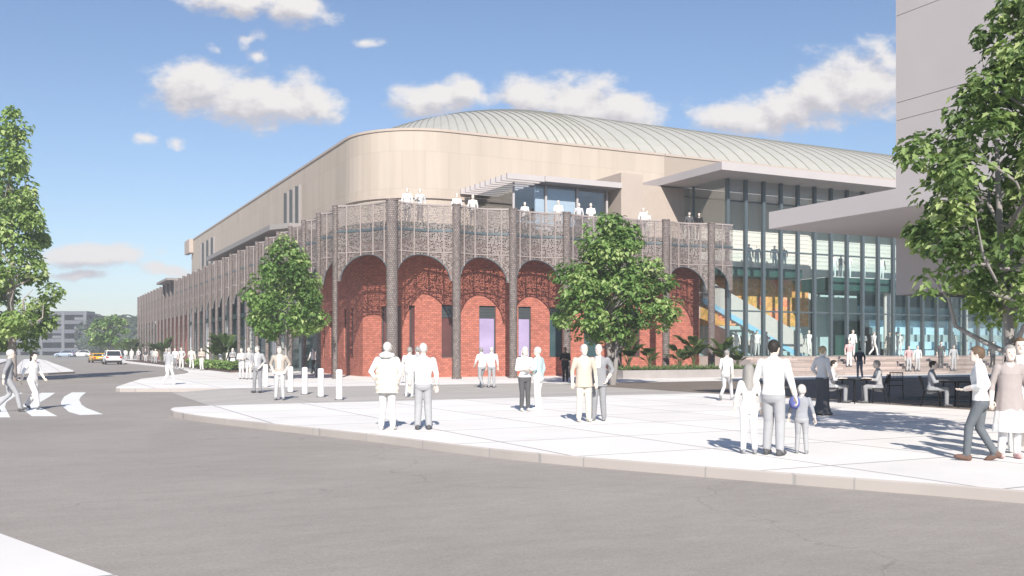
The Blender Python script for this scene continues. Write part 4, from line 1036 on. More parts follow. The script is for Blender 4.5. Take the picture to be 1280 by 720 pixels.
# ------------------------------------------------------------------ cars
M_tyre = pbr('tyre_rubber', (0.02, 0.02, 0.02), 0.9, 0.2)
M_rim = pbr('wheel_rim', (0.35, 0.35, 0.36), 0.35, 0.05, metal=0.7)
M_cglass = pbr('car_glass', (0.03, 0.035, 0.04), 0.06, 0.1, spec=0.6)
M_tail = pbr('tail_light', (0.45, 0.03, 0.03), 0.25, 0.1)
M_head = pbr('head_light', (0.75, 0.76, 0.78), 0.15, 0.05)
M_trim = pbr('car_trim', (0.025, 0.025, 0.028), 0.6, 0.1)
M_plate = pbr('number_plate', (0.7, 0.7, 0.68), 0.5, 0.05)
def car(label, loc, rz, paint, sporty=False):
    t = tag(empty('parked_car', (0, 0, 0)), label, 'car')
    W2 = 0.92; h = 0.0
    # side outline (y forward from tail to nose, z up): lower body then cabin
    if sporty: low = [(-2.15, .32), (-2.2, .62), (-2.1, .86), (-1.4, .93), (0.5, .90), (1.5, .80), (2.1, .62), (2.15, .35)]; cab = [(-1.75, .90), (-1.0, 1.22), (-0.1, 1.27), (0.75, .88)]
    else: low = [(-2.2, .34), (-2.25, .70), (-2.15, 1.02), (-1.2, 1.05), (0.75, 1.02), (1.7, .92), (2.15, .72), (2.2, .38)]; cab = [(-2.08, 1.03), (-1.65, 1.60), (-0.2, 1.66), (0.95, 1.0)]
    b = MB(); secs = []
    for y, z in low:
        k = 1 - 0.10 * (abs(y) / 2.2) ** 3; secs.append([(-W2 * k * .96, y, .24), (-W2 * k, y, .45), (-W2 * k, y, max(.46, z - .12)), (-W2 * k * .90, y, z), (W2 * k * .90, y, z), (W2 * k, y, max(.46, z - .12)), (W2 * k, y, .45), (W2 * k * .96, y, .24)])
    n_ = 8; vs = [p for s in secs for p in s]
    b.add(vs, [(i * n_ + k, i * n_ + (k + 1) % n_, (i + 1) * n_ + (k + 1) % n_, (i + 1) * n_ + k) for i in range(len(secs) - 1) for k in range(n_)], 0, smooth=True)
    b.add(secs[0], [tuple(range(8))], 0); b.add(secs[-1], [tuple(range(8))[::-1]], 0)
    body = b.build('body', paint, t)
    b = MB(); secs = []
    for (y, z), zb in zip(cab, [q[1] - 0 for q in [(0, low[2][1] - .04)] * 4]):
        k = 0.80 if z > 1.15 else 0.88; secs.append([(-W2 * .90, y, zb), (-W2 * k, y, max(z, zb + .03)), (W2 * k, y, max(z, zb + .03)), (W2 * .90, y, zb)])
    vs = [p for s in secs for p in s]
    b.add(vs, [(i * 4 + k, i * 4 + k + 1, i * 4 + 4 + k + 1, i * 4 + 4 + k) for i in range(3) for k in range(3)], 0, smooth=False); b.build('windows', M_cglass, t)
    b = MB(); (y0, z0), (y1, z1) = cab[1], cab[2]; b.prism([(-W2 * .79, y0 - .05), (W2 * .79, y0 - .05), (W2 * .79, y1 + .08), (-W2 * .79, y1 + .08)], min(z0, z1) - .01, max(z0, z1) + .02, bev=.02)
    for s in (-1, 1):
        for (ya, za), (yb, zb) in ((cab[0], cab[1]), (cab[3], cab[2])): b.tube([(s * W2 * .89, ya, low[2][1]), (s * W2 * .79, yb, zb)], .045, 6)
    b.build('roof', paint, t)
    for s in (-1, 1):
        for y in (-1.36, 1.36):
            w_ = MB(); rr = .34; 
            w_.tube([(s * .74, y, rr), (s * .94, y, rr)], rr, 20); wo = w_.build('wheel', M_tyre, t)
            w_ = MB(); w_.tube([(s * .935, y, rr), (s * .955, y, rr)], rr * .62, 16); w_.build('rim', M_rim, wo)
    zt = low[2][1]
    for s in (-1, 1):
        b = MB(); b.box(s * .60, -2.27, zt - .26, s * .86, -2.10, zt - .06); b.build('tail_light', M_tail, t)
        b = MB(); b.box(s * .58, 2.02, .60, s * .84, 2.19, .72); b.build('headlight', M_head, t)
        b = MB(); b.ell((s * 1.0, .55, low[3][1] + .05), (.10, .06, .07)); b.build('mirror', paint, t)
    b = MB(); b.box(-.86, -2.30, .26, .86, -2.12, .50); b.build('bumper', M_trim, t)
    b = MB(); b.box(-.26, -2.285, .62, .26, -2.24, .74); b.build('number_plate', M_plate, t)
    t.location = loc; t.rotation_euler = (0, 0, rz)
    return t
M_yel = pbr('yellow_paint', (0.75, 0.42, 0.02), 0.25, 0.03, spec=0.5)
M_wp = pbr('white_paint', (0.80, 0.79, 0.79), 0.25, 0.03, spec=0.5)
M_bp = pbr('pale_blue_paint', (0.35, 0.42, 0.55), 0.25, 0.03, spec=0.5)
car('white hatchback seen from behind, driving away up the road', W(140, 116, RZ), 0.03, M_wp)
car('low yellow sports car ahead of the white hatchback', W(122, 131, RZ), 0.10, M_yel, True)
car('pale blue car parked far off in front of the parking building', W(81, 230, RZ), 1.2, M_bp)
car('tiny white car parked far off, right of the pale blue one', W(101, 235, RZ), 1.4, M_wp)
# ------------------------------------------------------------------ people
def cloth(name, col, rough=0.9):
    return pbr('cloth_' + name, col, rough, 0.07, 5, 0.35, 14, spec=0.1)
CM = dict(white=cloth('white', (.78, .775, .765)), offwhite=cloth('offwhite', (.68, .665, .64)), cream=cloth('cream', (.66, .62, .54)), yellow=cloth('yellow', (.72, .68, .46)),
          lgrey=cloth('light_grey', (.50, .50, .51)), grey=cloth('grey', (.27, .275, .29)), mgrey=cloth('mid_grey', (.36, .365, .38)), dgrey=cloth('dark_grey', (.10, .10, .105)), black=cloth('black', (.028, .028, .03)),
          tan=cloth('tan', (.44, .39, .34)), beige=cloth('beige', (.52, .46, .39)), taupe=cloth('taupe', (.36, .32, .31)), denim=cloth('dark_denim', (.13, .145, .16)), blue=cloth('blue', (.12, .14, .36)),
          teal=cloth('teal', (.45, .58, .60)), pink=cloth('pink', (.60, .40, .40)), brown=cloth('brown', (.16, .10, .08)), slate=cloth('slate', (.30, .31, .34)))
M_skin = pbr('skin', (.62, .47, .38), .6, .05, 6, spec=.3)
M_skinp = pbr('pale_skin', (.74, .63, .55), .6, .04, 6, spec=.3)
M_skind = pbr('brown_skin', (.30, .19, .13), .6, .05, 6, spec=.3)
M_eye = pbr('eye_dark', (.03, .025, .02), .2, .05)
M_lip = pbr('lips', (.48, .26, .22), .5, .05)
HM = dict(dark=pbr('hair_dark', (.028, .024, .022), .6, .3, 20, .4, 60, stretch=(1, 1, .15)), brown=pbr('hair_brown', (.13, .085, .055), .6, .3, 20, .4, 60, stretch=(1, 1, .15)),
          grey=pbr('hair_grey', (.30, .285, .27), .6, .2, 20, .4, 60, stretch=(1, 1, .15)), white=pbr('hair_white', (.58, .56, .53), .6, .15, 20, .4, 60, stretch=(1, 1, .15)), blond=pbr('hair_blond', (.45, .36, .22), .6, .2, 20, .4, 60, stretch=(1, 1, .15)))
def cone(mb, p0, p1, r0, r1, seg=14):
    p0, p1 = Vector(p0), Vector(p1)
    mb.tube([p0, p1], [r0, r1], seg); mb.ell(p0, (r0, r0, r0), 0, 12, 8); mb.ell(p1, (r1, r1, r1), 0, 12, 8)
def loft(mb, rings, seg=22, tf=None):
    vs = []
    for (z, rx, ry, cx, cy) in rings:
        for k in range(seg):
            a = 2 * math.pi * k / seg; ca, sa = math.cos(a), math.sin(a)
            e = 0.82
            v = Vector((cx + rx * math.copysign(abs(ca) ** e, ca), cy + ry * math.copysign(abs(sa) ** e, sa), z)); vs.append(tf(v) if tf else v)
    fs = [(i * seg + k, i * seg + (k + 1) % seg, (i + 1) * seg + (k + 1) % seg, (i + 1) * seg + k) for i in range(len(rings) - 1) for k in range(seg)]
    mb.add(vs, fs, 0, smooth=True); e = (len(rings) - 1) * seg
    mb.add(vs[:seg], [tuple(range(seg))[::-1]], 0); mb.add(vs[e:], [tuple(range(seg))], 0)
# joint sets: pelvis height, lean(forward), R/L elbow, wrist, knee, ankle, toe pitch
POSES = {
 'stand': dict(el=((.265, -.03, 1.15), (-.265, -.03, 1.15)), wr=((.275, .04, .90), (-.275, .04, .90)), kn=((.095, .02, .50), (-.095, .02, .50)), an=((.115, -.03, .09), (-.115, -.03, .09))),
 'relax': dict(el=((.27, -.05, 1.16), (-.28, -.07, 1.17)), wr=((.27, .05, .91), (-.20, .10, .98)), kn=((.10, .05, .50), (-.10, .0, .50)), an=((.15, .0, .09), (-.10, -.03, .09))),
 'walk': dict(el=((.27, -.12, 1.17), (-.26, .04, 1.16)), wr=((.28, -.15, .92), (-.24, .20, .97)), kn=((.085, .20, .52), (-.085, .02, .49)), an=((.085, .28, .11), (-.085, -.30, .17)), lean=.04, pitch=(.25, -.75)),
 'walkbent': dict(el=((.28, -.10, 1.17), (-.27, -.02, 1.16)), wr=((.25, .02, .94), (-.10, .20, 1.10)), kn=((.09, .01, .495), (-.09, .15, .52)), an=((.09, -.20, .125), (-.09, .18, .095)), lean=.03, pitch=(-.45, .1)),
 'crossed': dict(el=((.25, .02, 1.14), (-.25, .02, 1.14)), wr=((.02, .20, 1.16), (-.02, .22, 1.12)), kn=((.08, .02, .50), (-.08, .02, .50)), an=((.085, -.03, .09), (-.10, -.02, .09))),
 'phone': dict(el=((.25, .0, 1.14), (-.27, -.05, 1.16)), wr=((.10, .26, 1.24), (-.27, .03, .91)), kn=((.09, .02, .50), (-.09, .02, .50)), an=((.11, -.03, .09), (-.11, -.01, .09))),
 'pocket': dict(el=((.31, -.10, 1.17), (-.31, -.10, 1.17)), wr=((.20, .03, .95), (-.20, .03, .95)), kn=((.095, .02, .50), (-.095, .02, .50)), an=((.125, -.03, .09), (-.115, -.03, .09))),
 'hold': dict(el=((.28, -.02, 1.15), (-.28, -.02, 1.15)), wr=((.33, .03, .91), (-.33, .03, .91)), kn=((.095, .02, .50), (-.095, .04, .50)), an=((.12, -.05, .09), (-.12, .02, .09))),
 'rail': dict(el=((.25, .05, 1.16), (-.25, .05, 1.16)), wr=((.17, .28, 1.08), (-.17, .28, 1.08)), kn=((.095, .02, .50), (-.095, .02, .50)), an=((.115, -.03, .09), (-.115, -.03, .09)), lean=.10),
 'sit': dict(drop=.44, el=((.25, .10, 1.18 - .02), (-.25, .10, 1.16)), wr=((.13, .34, 1.20), (-.15, .33, 1.18)), kn=((.12, .43, .53), (-.12, .43, .53)), an=((.13, .42, .09), (-.13, .40, .09)), lean=.06),
 'kneehold': dict(el=((.24, .10, 1.18), (-.24, .10, 1.18)), wr=((.06, .26, 1.22), (-.06, .28, 1.16)), kn=((.095, .02, .50), (-.095, .02, .50)), an=((.115, -.03, .09), (-.115, -.03, .09))),
}
BODY = {}
def make_body(pose, fem=False, child=False, fit=1.0, inner=False, leg=1.0):
    key = (pose, fem, child, fit, inner, leg)
    if key in BODY: return BODY[key]
    P = POSES[pose]; drop = P.get('drop', 0.0); lean = P.get('lean', 0.0)
    hs = 1.28 if child else 1.0
    sw = (.17 if fem else .195) * (.92 if child else 1); hw = .175 if fem else .165
    def up(v):   # torso and arms: seat drop and forward lean about the pelvis
        v = Vector(v); v.y += lean * max(0, (v.z - .95)) * 1.0; v.z -= drop; return v
    parts = []
    def part(lab):
        mb = MB(); parts.append((lab, mb)); return mb
    t = part(1); f = fit
    rings = [(.80, hw * .80, .10 * f, 0, -.005), (.86, hw * f, .118 * f, 0, -.012), (.95, hw * f, .118 * f, 0, -.012), (1.07, (.128 if fem else .15) * f, .098 * f, 0, 0), (1.18, (.138 if fem else .162) * f, .105 * f, 0, .006),
             (1.30, (.158 if fem else .18) * f, (.122 if fem else .118) * f, 0, .008), (1.38, sw * .98 * f, .105 * f, 0, -.004), (1.44, sw * .86, .085, 0, -.012), (1.475, .105, .07, 0, -.012), (1.50, .066, .062, 0, -.006)]
    loft(t, rings, tf=up)
    nk = part(0); cone(nk, up((0, -.004, 1.47)), up((0, .012, 1.58)), .058, .054)
    # head
    hc = Vector((0, .022, 1.635)); hh = hs
    hb = part(0)
    HR = [(-.118, .030, .028, 0, .058), (-.105, .044, .048, 0, .046), (-.075, .058, .072, 0, .026), (-.04, .068, .086, 0, .012), (0, .074, .095, 0, .002), (.04, .077, .099, 0, -.004), (.075, .070, .090, 0, -.008), (.10, .050, .066, 0, -.010), (.115, .024, .034, 0, -.010)]
    loft(hb, [(z * hh + hc.z, rx * hh, ry * hh, 0, hc.y + cy * hh) for z, rx, ry, cx, cy in HR], 20, tf=up)
    hp = lambda x, y, z: up((x * hh, hc.y + y * hh, hc.z + z * hh))
    cone(hb, hp(0, .094, .012), hp(0, .112, -.026), .010 * hh, .017 * hh, 8)          # nose
    hb.ell(hp(0, .086, -.058), (.028 * hh, .014 * hh, .012 * hh), 0, 10, 6)            # mouth
    hb.ell(hp(0, .084, .028), (.052 * hh, .016 * hh, .010 * hh), 0, 10, 6)             # brow
    for s in (-1, 1): hb.ell(hp(s * .077, -.006, -.008), (.013 * hh, .022 * hh, .034 * hh), 0, 8, 6)   # ears
    # arms
    for i, s in enumerate((1, -1)):
        sh = up((s * sw, -.012, 1.405)); el = up(P['el'][i]); wr = up(P['wr'][i])
        if fem or child: k_ = sw / .195; el.x *= (1 + k_) / 2; 
        a = part(1); cone(a, sh, el, .066 * f, .050 * f); cone(a, el, wr - (wr - el).normalized() * .02, .050 * f, .038 * f)
        h = part(0); d = (wr - el).normalized(); cone(h, wr - d * .05, wr + d * .005, .030, .027)
        ax = Vector((0, 1, 0)); q = d.to_track_quat('Z', 'X').to_matrix()
        h.ell(wr + d * .045, (.020, .040, .052), 0, 12, 8, rot=q)
    # legs and shoes
    for i, s in enumerate((1, -1)):
        hip = Vector((s * .088, -.01, .90 - drop)); kn = Vector(P['kn'][i]); an = Vector(P['an'][i])
        l = part(2); cone(l, hip, kn, .098 * (1.03 if fem else 1), .066 * leg); cone(l, kn, an + (kn - an).normalized() * .02, .068 * leg, .056 * leg)
        sh = part(3); pt = P.get('pitch', (0, 0))[i]
        fd = Vector((s * .10, math.cos(pt), math.sin(pt))).normalized(); upz = Vector((0, -math.sin(pt), math.cos(pt)))
        q = Matrix((Vector((1, 0, 0)), fd, upz)).transposed()
        base = an - upz * .045
        sh.ell(base + fd * .06, (.045, .13, .045), 0, 14, 8, rot=q); sh.ell(base - fd * .03, (.042, .055, .055), 0, 12, 8, rot=q); sh.ell(base + fd * .12, (.044, .065, .034), 0, 12, 8, rot=q)
    allm = MB(); pts = []
    for lab, mb in parts:
        allm.add(mb.v, mb.f); pts += [(v, lab) for v in mb.v]
    kd = kdtree.KDTree(len(pts))
    for i, (v, lab) in enumerate(pts): kd.insert(v, i)
    kd.balance()
    me0 = allm.mesh('tmp', []); o = bpy.data.objects.new('tmp', me0); COL.objects.link(o)
    m = o.modifiers.new('r', 'REMESH'); m.mode = 'VOXEL'; m.voxel_size = .0125; m.use_smooth_shade = True
    m = o.modifiers.new('s', 'SMOOTH'); m.factor = .5; m.iterations = 3
    dg = bpy.context.evaluated_depsgraph_get()
    me = bpy.data.meshes.new_from_object(o.evaluated_get(dg)); bpy.data.objects.remove(o); bpy.data.meshes.remove(me0)
    vs = [v.co.copy() for v in me.vertices]; fs = [tuple(p.vertices) for p in me.polygons]; bpy.data.meshes.remove(me)
    fm = []
    for fc in fs:
        c = sum((vs[i] for i in fc), Vector()) / len(fc)
        # majority of a few nearest
        votes = {}
        for _, i, dist in kd.find_n(c, 5): votes[pts[i][1]] = votes.get(pts[i][1], 0) + 1 / (dist + .004)
        lab = max(votes, key=votes.get)
        zz = c.z + drop
        if lab == 1 and zz < .925 and drop == 0: lab = 2
        if lab == 2 and zz > .935 and drop == 0: lab = 1
        if inner and lab == 1 and abs(c.x) < .045 + .02 * (c.z - 1.0) and c.y > 0.03 and 1.02 < c.z < 1.52: lab = 4
        fm.append(lab)
    mb = MB(); mb.v = [tuple(v) for v in vs]; mb.f = fs; mb.m = fm; mb.sm = [True] * len(fs); mb.uv = [None] * len(fs)
    # fingers, rooted in the palm, slightly curled
    for i, s in enumerate((1, -1)):
        el = up(P['el'][i]); wr = up(P['wr'][i]); d = (wr - el).normalized()
        q = d.to_track_quat('Z', 'X').to_matrix(); side = q @ Vector((0, 1, 0)); nor = q @ Vector((1, 0, 0))
        inward = -1 if (nor.x * s) > 0 else 1; nor = nor * inward
        fwd = side if side.y >= 0 else -side
        for k, (off, ln) in enumerate(((.030, .072), (.011, .082), (-.008, .076), (-.027, .060))):
            b = wr + d * .075 + fwd * off
            mb.tube([b, b + d * ln * .45 + nor * .006, b + d * ln * .78 + nor * .020, b + d * ln * .92 + nor * .038], [.0095, .009, .008, .006], 6, 0)
        b = wr + d * .025 + fwd * .030
        mb.tube([b, b + fwd * .022 + d * .022 + nor * .008, b + fwd * .028 + d * .052 + nor * .014, b + fwd * .024 + d * .070 + nor * .018], [.013, .0115, .010, .007], 6, 0)
    for s in (-1, 1): mb.ell(hp(s * .031, .089, .004), (.012 * hh, .008 * hh, .007 * hh), 5, 8, 6)
    mb.ell(hp(0, .0985, -.058), (.021 * hh, .006 * hh, .005 * hh), 6, 8, 6)
    mesh = mb.mesh('person_body', [CM['white']] * 7)
    BODY[key] = (mesh, hp, up)
    return BODY[key]
HAIR = {}
def hair_mesh(style, key):
    kk = (style,) + key
    if kk in HAIR: return HAIR[kk]
    _, hp, up = BODY[key]; mb = MB(); hh = 1.28 if key[2] else 1.0
    # cap: shell over skull cut to a hairline
    seg, rg_ = 26, 14; vs = []; ok = []
    for i in range(rg_ + 1):
        ph = -math.pi / 2 + math.pi * i / rg_
        for k in range(seg):
            a = 2 * math.pi * k / seg
            x, y, z = math.cos(ph) * math.cos(a), math.cos(ph) * math.sin(a), math.sin(ph)
            wv = 1 + .03 * math.sin(5 * a + 3 * z) + .02 * math.sin(11 * a)
            p = (x * .087 * wv, -.010 + y * .112 * wv, .022 + z * .108 * wv)
            line = (.052 if y > .55 else .02 if y > .25 else -.02 if y > -.1 else -.085)
            ok.append(p[2] > line); vs.append(hp(*p))
    fs = []
    for i in range(rg_):
        for k in range(seg):
            q = (i * seg + k, i * seg + (k + 1) % seg, (i + 1) * seg + (k + 1) % seg, (i + 1) * seg + k)
            if sum(ok[j] for j in q) >= 3: fs.append(q)
    mb.add(vs, fs, 0, smooth=True)
    if style == 'long':
        rings = []
        for z, w_, d_, y in ((.06, .088, .07, -.045), (0, .094, .075, -.05), (-.07, .098, .07, -.058), (-.14, .105, .058, -.066), (-.22, .10, .045, -.075), (-.29, .075, .03, -.08)): rings.append((z, w_, d_, y))
        vs = []; seg = 18
        for z, w_, d_, y in rings:
            for k in range(seg):
                a = math.pi + math.pi * k / (seg - 1); vs.append(hp(w_ * math.cos(a), y + d_ * math.sin(a) + .045 * abs(math.cos(a)) ** 3, z))
            for k in range(seg):
                a = 2 * math.pi - math.pi * k / (seg - 1); vs.append(hp(w_ * .8 * math.cos(a), y + .012 + d_ * .45 * math.sin(a) + .035 * abs(math.cos(a)) ** 3, z))
        n2 = 2 * seg
        mb.add(vs, [(i * n2 + k, (i + 1) * n2 + k, (i + 1) * n2 + (k + 1) % n2, i * n2 + (k + 1) % n2) for i in range(len(rings) - 1) for k in range(n2)] , 0, smooth=True)
    if style == 'bun': mb.ell(hp(0, -.13, .05), (.045 * hh, .045 * hh, .04 * hh), 0, 12, 8)
    HAIR[kk] = mb.mesh('hair', [HM['dark']])
    return HAIR[kk]
EXTRA = {}
def extra_mesh(kind, key):
    kk = (kind,) + key
    if kk in EXTRA: return EXTRA[kk]
    _, hp, up = BODY[key]; mb = MB(); seg = 40
    def cloth_loft(rings, fold, top=True):
        vs = []
        for (z, rx, ry, cy) in rings:
            k0 = (rings[0][0] - z) / max(.01, rings[0][0] - rings[-1][0])
            for k in range(seg):
                a = 2 * math.pi * k / seg; r = 1 + fold * k0 * math.sin(7 * a + 2 * z) + fold * .5 * k0 * math.sin(11 * a)
                v = Vector((rx * r * math.cos(a), cy + ry * r * math.sin(a), z)); vs.append(up(v) if z > .9 else v)
        mb.add(vs, [(i * seg + k, (i + 1) * seg + k, (i + 1) * seg + (k + 1) % seg, i * seg + (k + 1) % seg) for i in range(len(rings) - 1) for k in range(seg)], 0, smooth=True)
        inn = [Vector((v[0] * .96, v[1] * .96, v[2])) for v in vs[-seg:]]
        mb.add(vs[-seg:] + inn, [(k, seg + k, seg + (k + 1) % seg, (k + 1) % seg) for k in range(seg)], 0)
    if kind == 'skirt': cloth_loft([(1.05, .145, .115, 0), (.93, .185, .135, -.01), (.75, .20, .155, 0), (.5, .225, .185, 0), (.22, .255, .22, 0)], .05)
    if kind == 'midi': cloth_loft([(1.05, .145, .115, 0), (.93, .185, .135, -.01), (.75, .21, .165, 0), (.42, .25, .20, 0)], .05)
    if kind == 'flare': cloth_loft([(.96, .18, .135, -.01), (.80, .17, .14, 0), (.55, .14, .12, .01), (.30, .17, .15, 0), (.05, .24, .21, 0)], .05)
    if kind == 'tunic': cloth_loft([(1.30, .188, .14, .005), (1.1, .172, .13, 0), (.92, .198, .15, -.005), (.74, .215, .165, 0)], .035)
    if kind == 'blazer': cloth_loft([(1.22, .182, .132, .004), (1.08, .176, .128, 0), (.95, .192, .142, -.006), (.80, .20, .15, -.004)], .012)
    if kind == 'puffer':
        rings = []
        for i in range(25):
            z = 1.42 - i * .028; w_ = .20 + .035 * math.sin(min(1, i / 10) * 1.5); rings.append((z, w_ + .010 * math.sin(i * math.pi / 2.0), .145 + .03 * min(1, i / 8) + .010 * math.sin(i * math.pi / 2.0), -.005))
        cloth_loft(rings, .008)
    if kind == 'hood':
        mb.ell(up((0, -.085, 1.50)), (.125, .085, .075), 0, 18, 10); mb.tube([up((.10, .05, 1.47)), up((.12, -.03, 1.50)), up((.07, -.12, 1.49)), up((-.07, -.12, 1.49)), up((-.12, -.03, 1.50)), up((-.10, .05, 1.47))], [.03, .045, .05, .05, .045, .03], 10)
    if kind == 'glasses':
        for s in (-1, 1):
            mb.ell(hp(s * .033, .104, .005), (.026, .007, .018), 0, 12, 8); mb.tube([hp(s * .055, .10, .008), hp(s * .076, .06, .008), hp(s * .083, -.005, .004)], .004, 5)
        mb.tube([hp(-.012, .111, .008), hp(.012, .111, .008)], .004, 5)
    if kind == 'cap':
        mb.ell(hp(0, -.006, .055), (.092, .116, .085), 0, 18, 10); mb.ell(hp(0, .13, .052), (.066, .065, .010), 0, 14, 6)
    EXTRA[kk] = mb.mesh(kind, [CM['white']])
    return EXTRA[kk]
GR = dict(plaza='people standing and walking on the plaza', far='people on the far pavement', deck='people on the upper terrace', lobby='people in the lobby', gallery='people on the lobby gallery', steps='people around the steps')
def person(label, loc, height, face, pose='stand', top='white', bottom='lgrey', shoes='dgrey', hair='grey', hstyle='short', skin=None, fem=False, child=False, extras=(), inner=None, fit=1.0, leg=1.0, group=None, rz=None, std=1.75):
    key = (pose, fem, child, fit, inner is not None, leg)
    mesh, hp, up = make_body(*key)
    o = bpy.data.objects.new('person', mesh); COL.objects.link(o)
    o.location = loc; o.rotation_euler = (0, 0, (-YAW - R(face)) if rz is None else rz); s_ = height / (1.80 if child else std); o.scale = (s_, s_, s_)
    sk = skin or M_skinp
    for i, m in enumerate((sk, CM[top], CM[bottom], CM[shoes], CM[inner or top], M_eye, M_lip)):
        o.material_slots[i].link = 'OBJECT'; o.material_slots[i].material = m
    tag(o, label, 'person', group)
    if hstyle:
        h = bpy.data.objects.new('hair', hair_mesh(hstyle, key)); COL.objects.link(h); h.parent = o
        h.material_slots[0].link = 'OBJECT'; h.material_slots[0].material = HM[hair]
    for e, m in extras:
        x = bpy.data.objects.new({'midi': 'skirt', 'flare': 'skirt', 'puffer': 'jacket'}.get(e, e), extra_mesh(e, key)); COL.objects.link(x); x.parent = o
        x.material_slots[0].link = 'OBJECT'; x.material_slots[0].material = M_eye if e == 'glasses' else CM[m]
    return o
gp = GR['plaza']
# front pair, seen from behind
person('person from behind in a bulky pale puffer jacket with hood, left of the front pair', G(484, 537.5), 1.76, 8, 'pocket', 'white', 'offwhite', 'offwhite', 'white', extras=(('puffer', 'cream'), ('hood', 'white')), group=gp, leg=1.1)
person('person from behind in white sweatshirt and grey trousers, right of the front pair', G(529, 537), 1.74, -6, 'stand', 'white', 'mgrey', 'dgrey', 'white', fit=1.08, leg=1.2, group=gp)
person('person in white shirt half hidden behind the front man in the sweatshirt', W(512, 33.0), 1.70, 20, 'stand', 'white', 'lgrey', 'lgrey', 'grey', group=gp)
person('person in grey shirt beside the half hidden one in white, behind the front pair', W(522, 33.6), 1.72, -30, 'relax', 'mgrey', 'grey', 'dgrey', 'grey', group=gp)
person('small child in pale clothes by the brick corner behind the front pair', W(504, 47.0), 1.15, 150, 'relax', 'lgrey', 'lgrey', 'grey', 'grey', child=True, group=gp)
# middle couple walking
person('person in white blouse walking in front of the arches, left of a couple', G(602, 484.5), 1.70, -25, 'walk', 'white', 'mgrey', 'grey', 'grey', 'bun', fem=True, group=gp)
person('person in white T-shirt walking in front of the arches, right of a couple', G(614.5, 484.5), 1.72, 10, 'stand', 'white', 'mgrey', 'grey', 'white', group=gp)
person('person with arms folded in white top and dark grey trousers, long pale hair', G(656, 514), 1.69, 165, 'crossed', 'white', 'dgrey', 'offwhite', 'white', 'long', fem=True, group=gp)
person('person in pale trousers with teal patterned top, beside the folded arms', G(672.5, 513), 1.68, -60, 'relax', 'teal', 'white', 'white', 'white', fem=True, group=gp, fit=1.1)
person('person dressed all in black standing before the dark window', G(706.5, 477), 1.73, 190, 'crossed', 'black', 'black', 'black', 'dark', skin=M_skind, extras=(('blazer', 'black'),), group=gp)
person('person in beige blazer and cream trousers', G(730, 527.5), 1.73, 172, 'stand', 'beige', 'cream', 'cream', 'white', extras=(('blazer', 'beige'),), inner='white', leg=1.12, group=gp)
person('person in dark grey blazer and trousers, beside the beige blazer', G(748.5, 526), 1.73, 195, 'pocket', 'grey', 'grey', 'grey', 'white', extras=(('blazer', 'grey'),), inner='white', leg=1.1, group=gp)
person('person in white jumper and pale trousers striding left of the family of three', G(908, 500.5), 1.60, 35, 'walk', 'white', 'lgrey', 'grey', 'grey', 'bun', fem=True, group=gp)
# family of three
person('girl in white top and white trousers, left of the family of three', G(936, 567), 1.40, 4, 'stand', 'white', 'white', 'grey', 'grey', 'long', fem=True, child=True, group=gp)
person('tall man in white shirt, grey trousers and dark glasses between two children', G(967, 569), 1.76, 38, 'hold', 'white', 'mgrey', 'dgrey', 'dark', extras=(('glasses', 'black'),), leg=1.15, fit=1.06, group=gp)
person('small boy in slate jacket and grey trousers on the right of the family of three', G(1002, 567), 1.08, 20, 'hold', 'slate', 'mgrey', 'grey', 'white', child=True, group=gp)
person('person in white top and long flared dark skirt, left of the cafe table', G(1028, 519), 1.70, 60, 'relax', 'offwhite', 'dgrey', 'dgrey', 'blond', 'bun', fem=True, extras=(('flare', 'dgrey'),), group=gp)
# right foreground
person('man in white shirt and dark jeans with brown boots, striding left', G(1225, 576), 1.66, -62, 'walkbent', 'white', 'denim', 'brown', 'brown', fit=1.04, group=gp)
person('person in grey tunic and long white skirt at the right edge', G(1262, 573), 1.68, 190, 'stand', 'taupe', 'white', 'pink', 'grey', 'long', fem=True, extras=(('tunic', 'taupe'), ('midi', 'white')), group=gp)
person('tall person in white with brown hair behind the grey tunic at the right edge', G(1275, 566), 1.80, 200, 'kneehold', 'white', 'offwhite', 'offwhite', 'brown', 'long', fem=True, group=gp)
# sitters
for i, (lab, top) in enumerate((('person in grey seated on the left of the nearer-left cafe table', 'lgrey'), ('person in pale grey seated on the right of that cafe table', 'mgrey'), ('person in a slate jacket seated at the table behind the man in jeans', 'slate'))):
    p, rz = CH[i]; person(lab, Vector(p) + Vector((-math.sin(rz) * -.02, 0, 0)), 1.72, 0, 'sit', top, 'grey', 'dgrey', 'dark' if i != 1 else 'grey', rz=rz, fem=(i == 0), group='people sitting at the cafe tables')
# left driveway
person('person in grey suit standing by the far bollards', G(322, 491, 0), 1.76, 200, 'relax', 'mgrey', 'grey', 'dgrey', 'grey', inner='offwhite', group=gp)
person('person in tan shirt and grey trousers at the bollards', G(349.5, 500, 0), 1.72, 175, 'pocket', 'tan', 'lgrey', 'grey', 'grey', inner='offwhite', leg=1.1, group=gp)
person('person in pale grey jacket, left of the close pair by the tree', G(302, 474), 1.70, 185, 'crossed', 'lgrey', 'lgrey', 'grey', 'grey', group=gp)
person('person in mid grey, right of the close pair by the tree', G(311, 474.5), 1.72, 170, 'phone', 'mgrey', 'lgrey', 'grey', 'white', group=gp)
person('person in grey top and white skirt by the low hedge', G(291, 464.5), 1.72, 180, 'crossed', 'grey', 'white', 'dgrey', 'white', 'long', fem=True, extras=(('midi', 'white'),), group=gp)
person('person in white top left of the white skirt by the hedge', G(277, 461.5), 1.68, 20, 'stand', 'white', 'mgrey', 'grey', 'white', 'long', fem=True, group=gp)
person('person in white shirt walking under the arches by the brick wall', G(392, 467.5), 1.78, -50, 'walk', 'white', 'dgrey', 'dgrey', 'grey', group=gp)
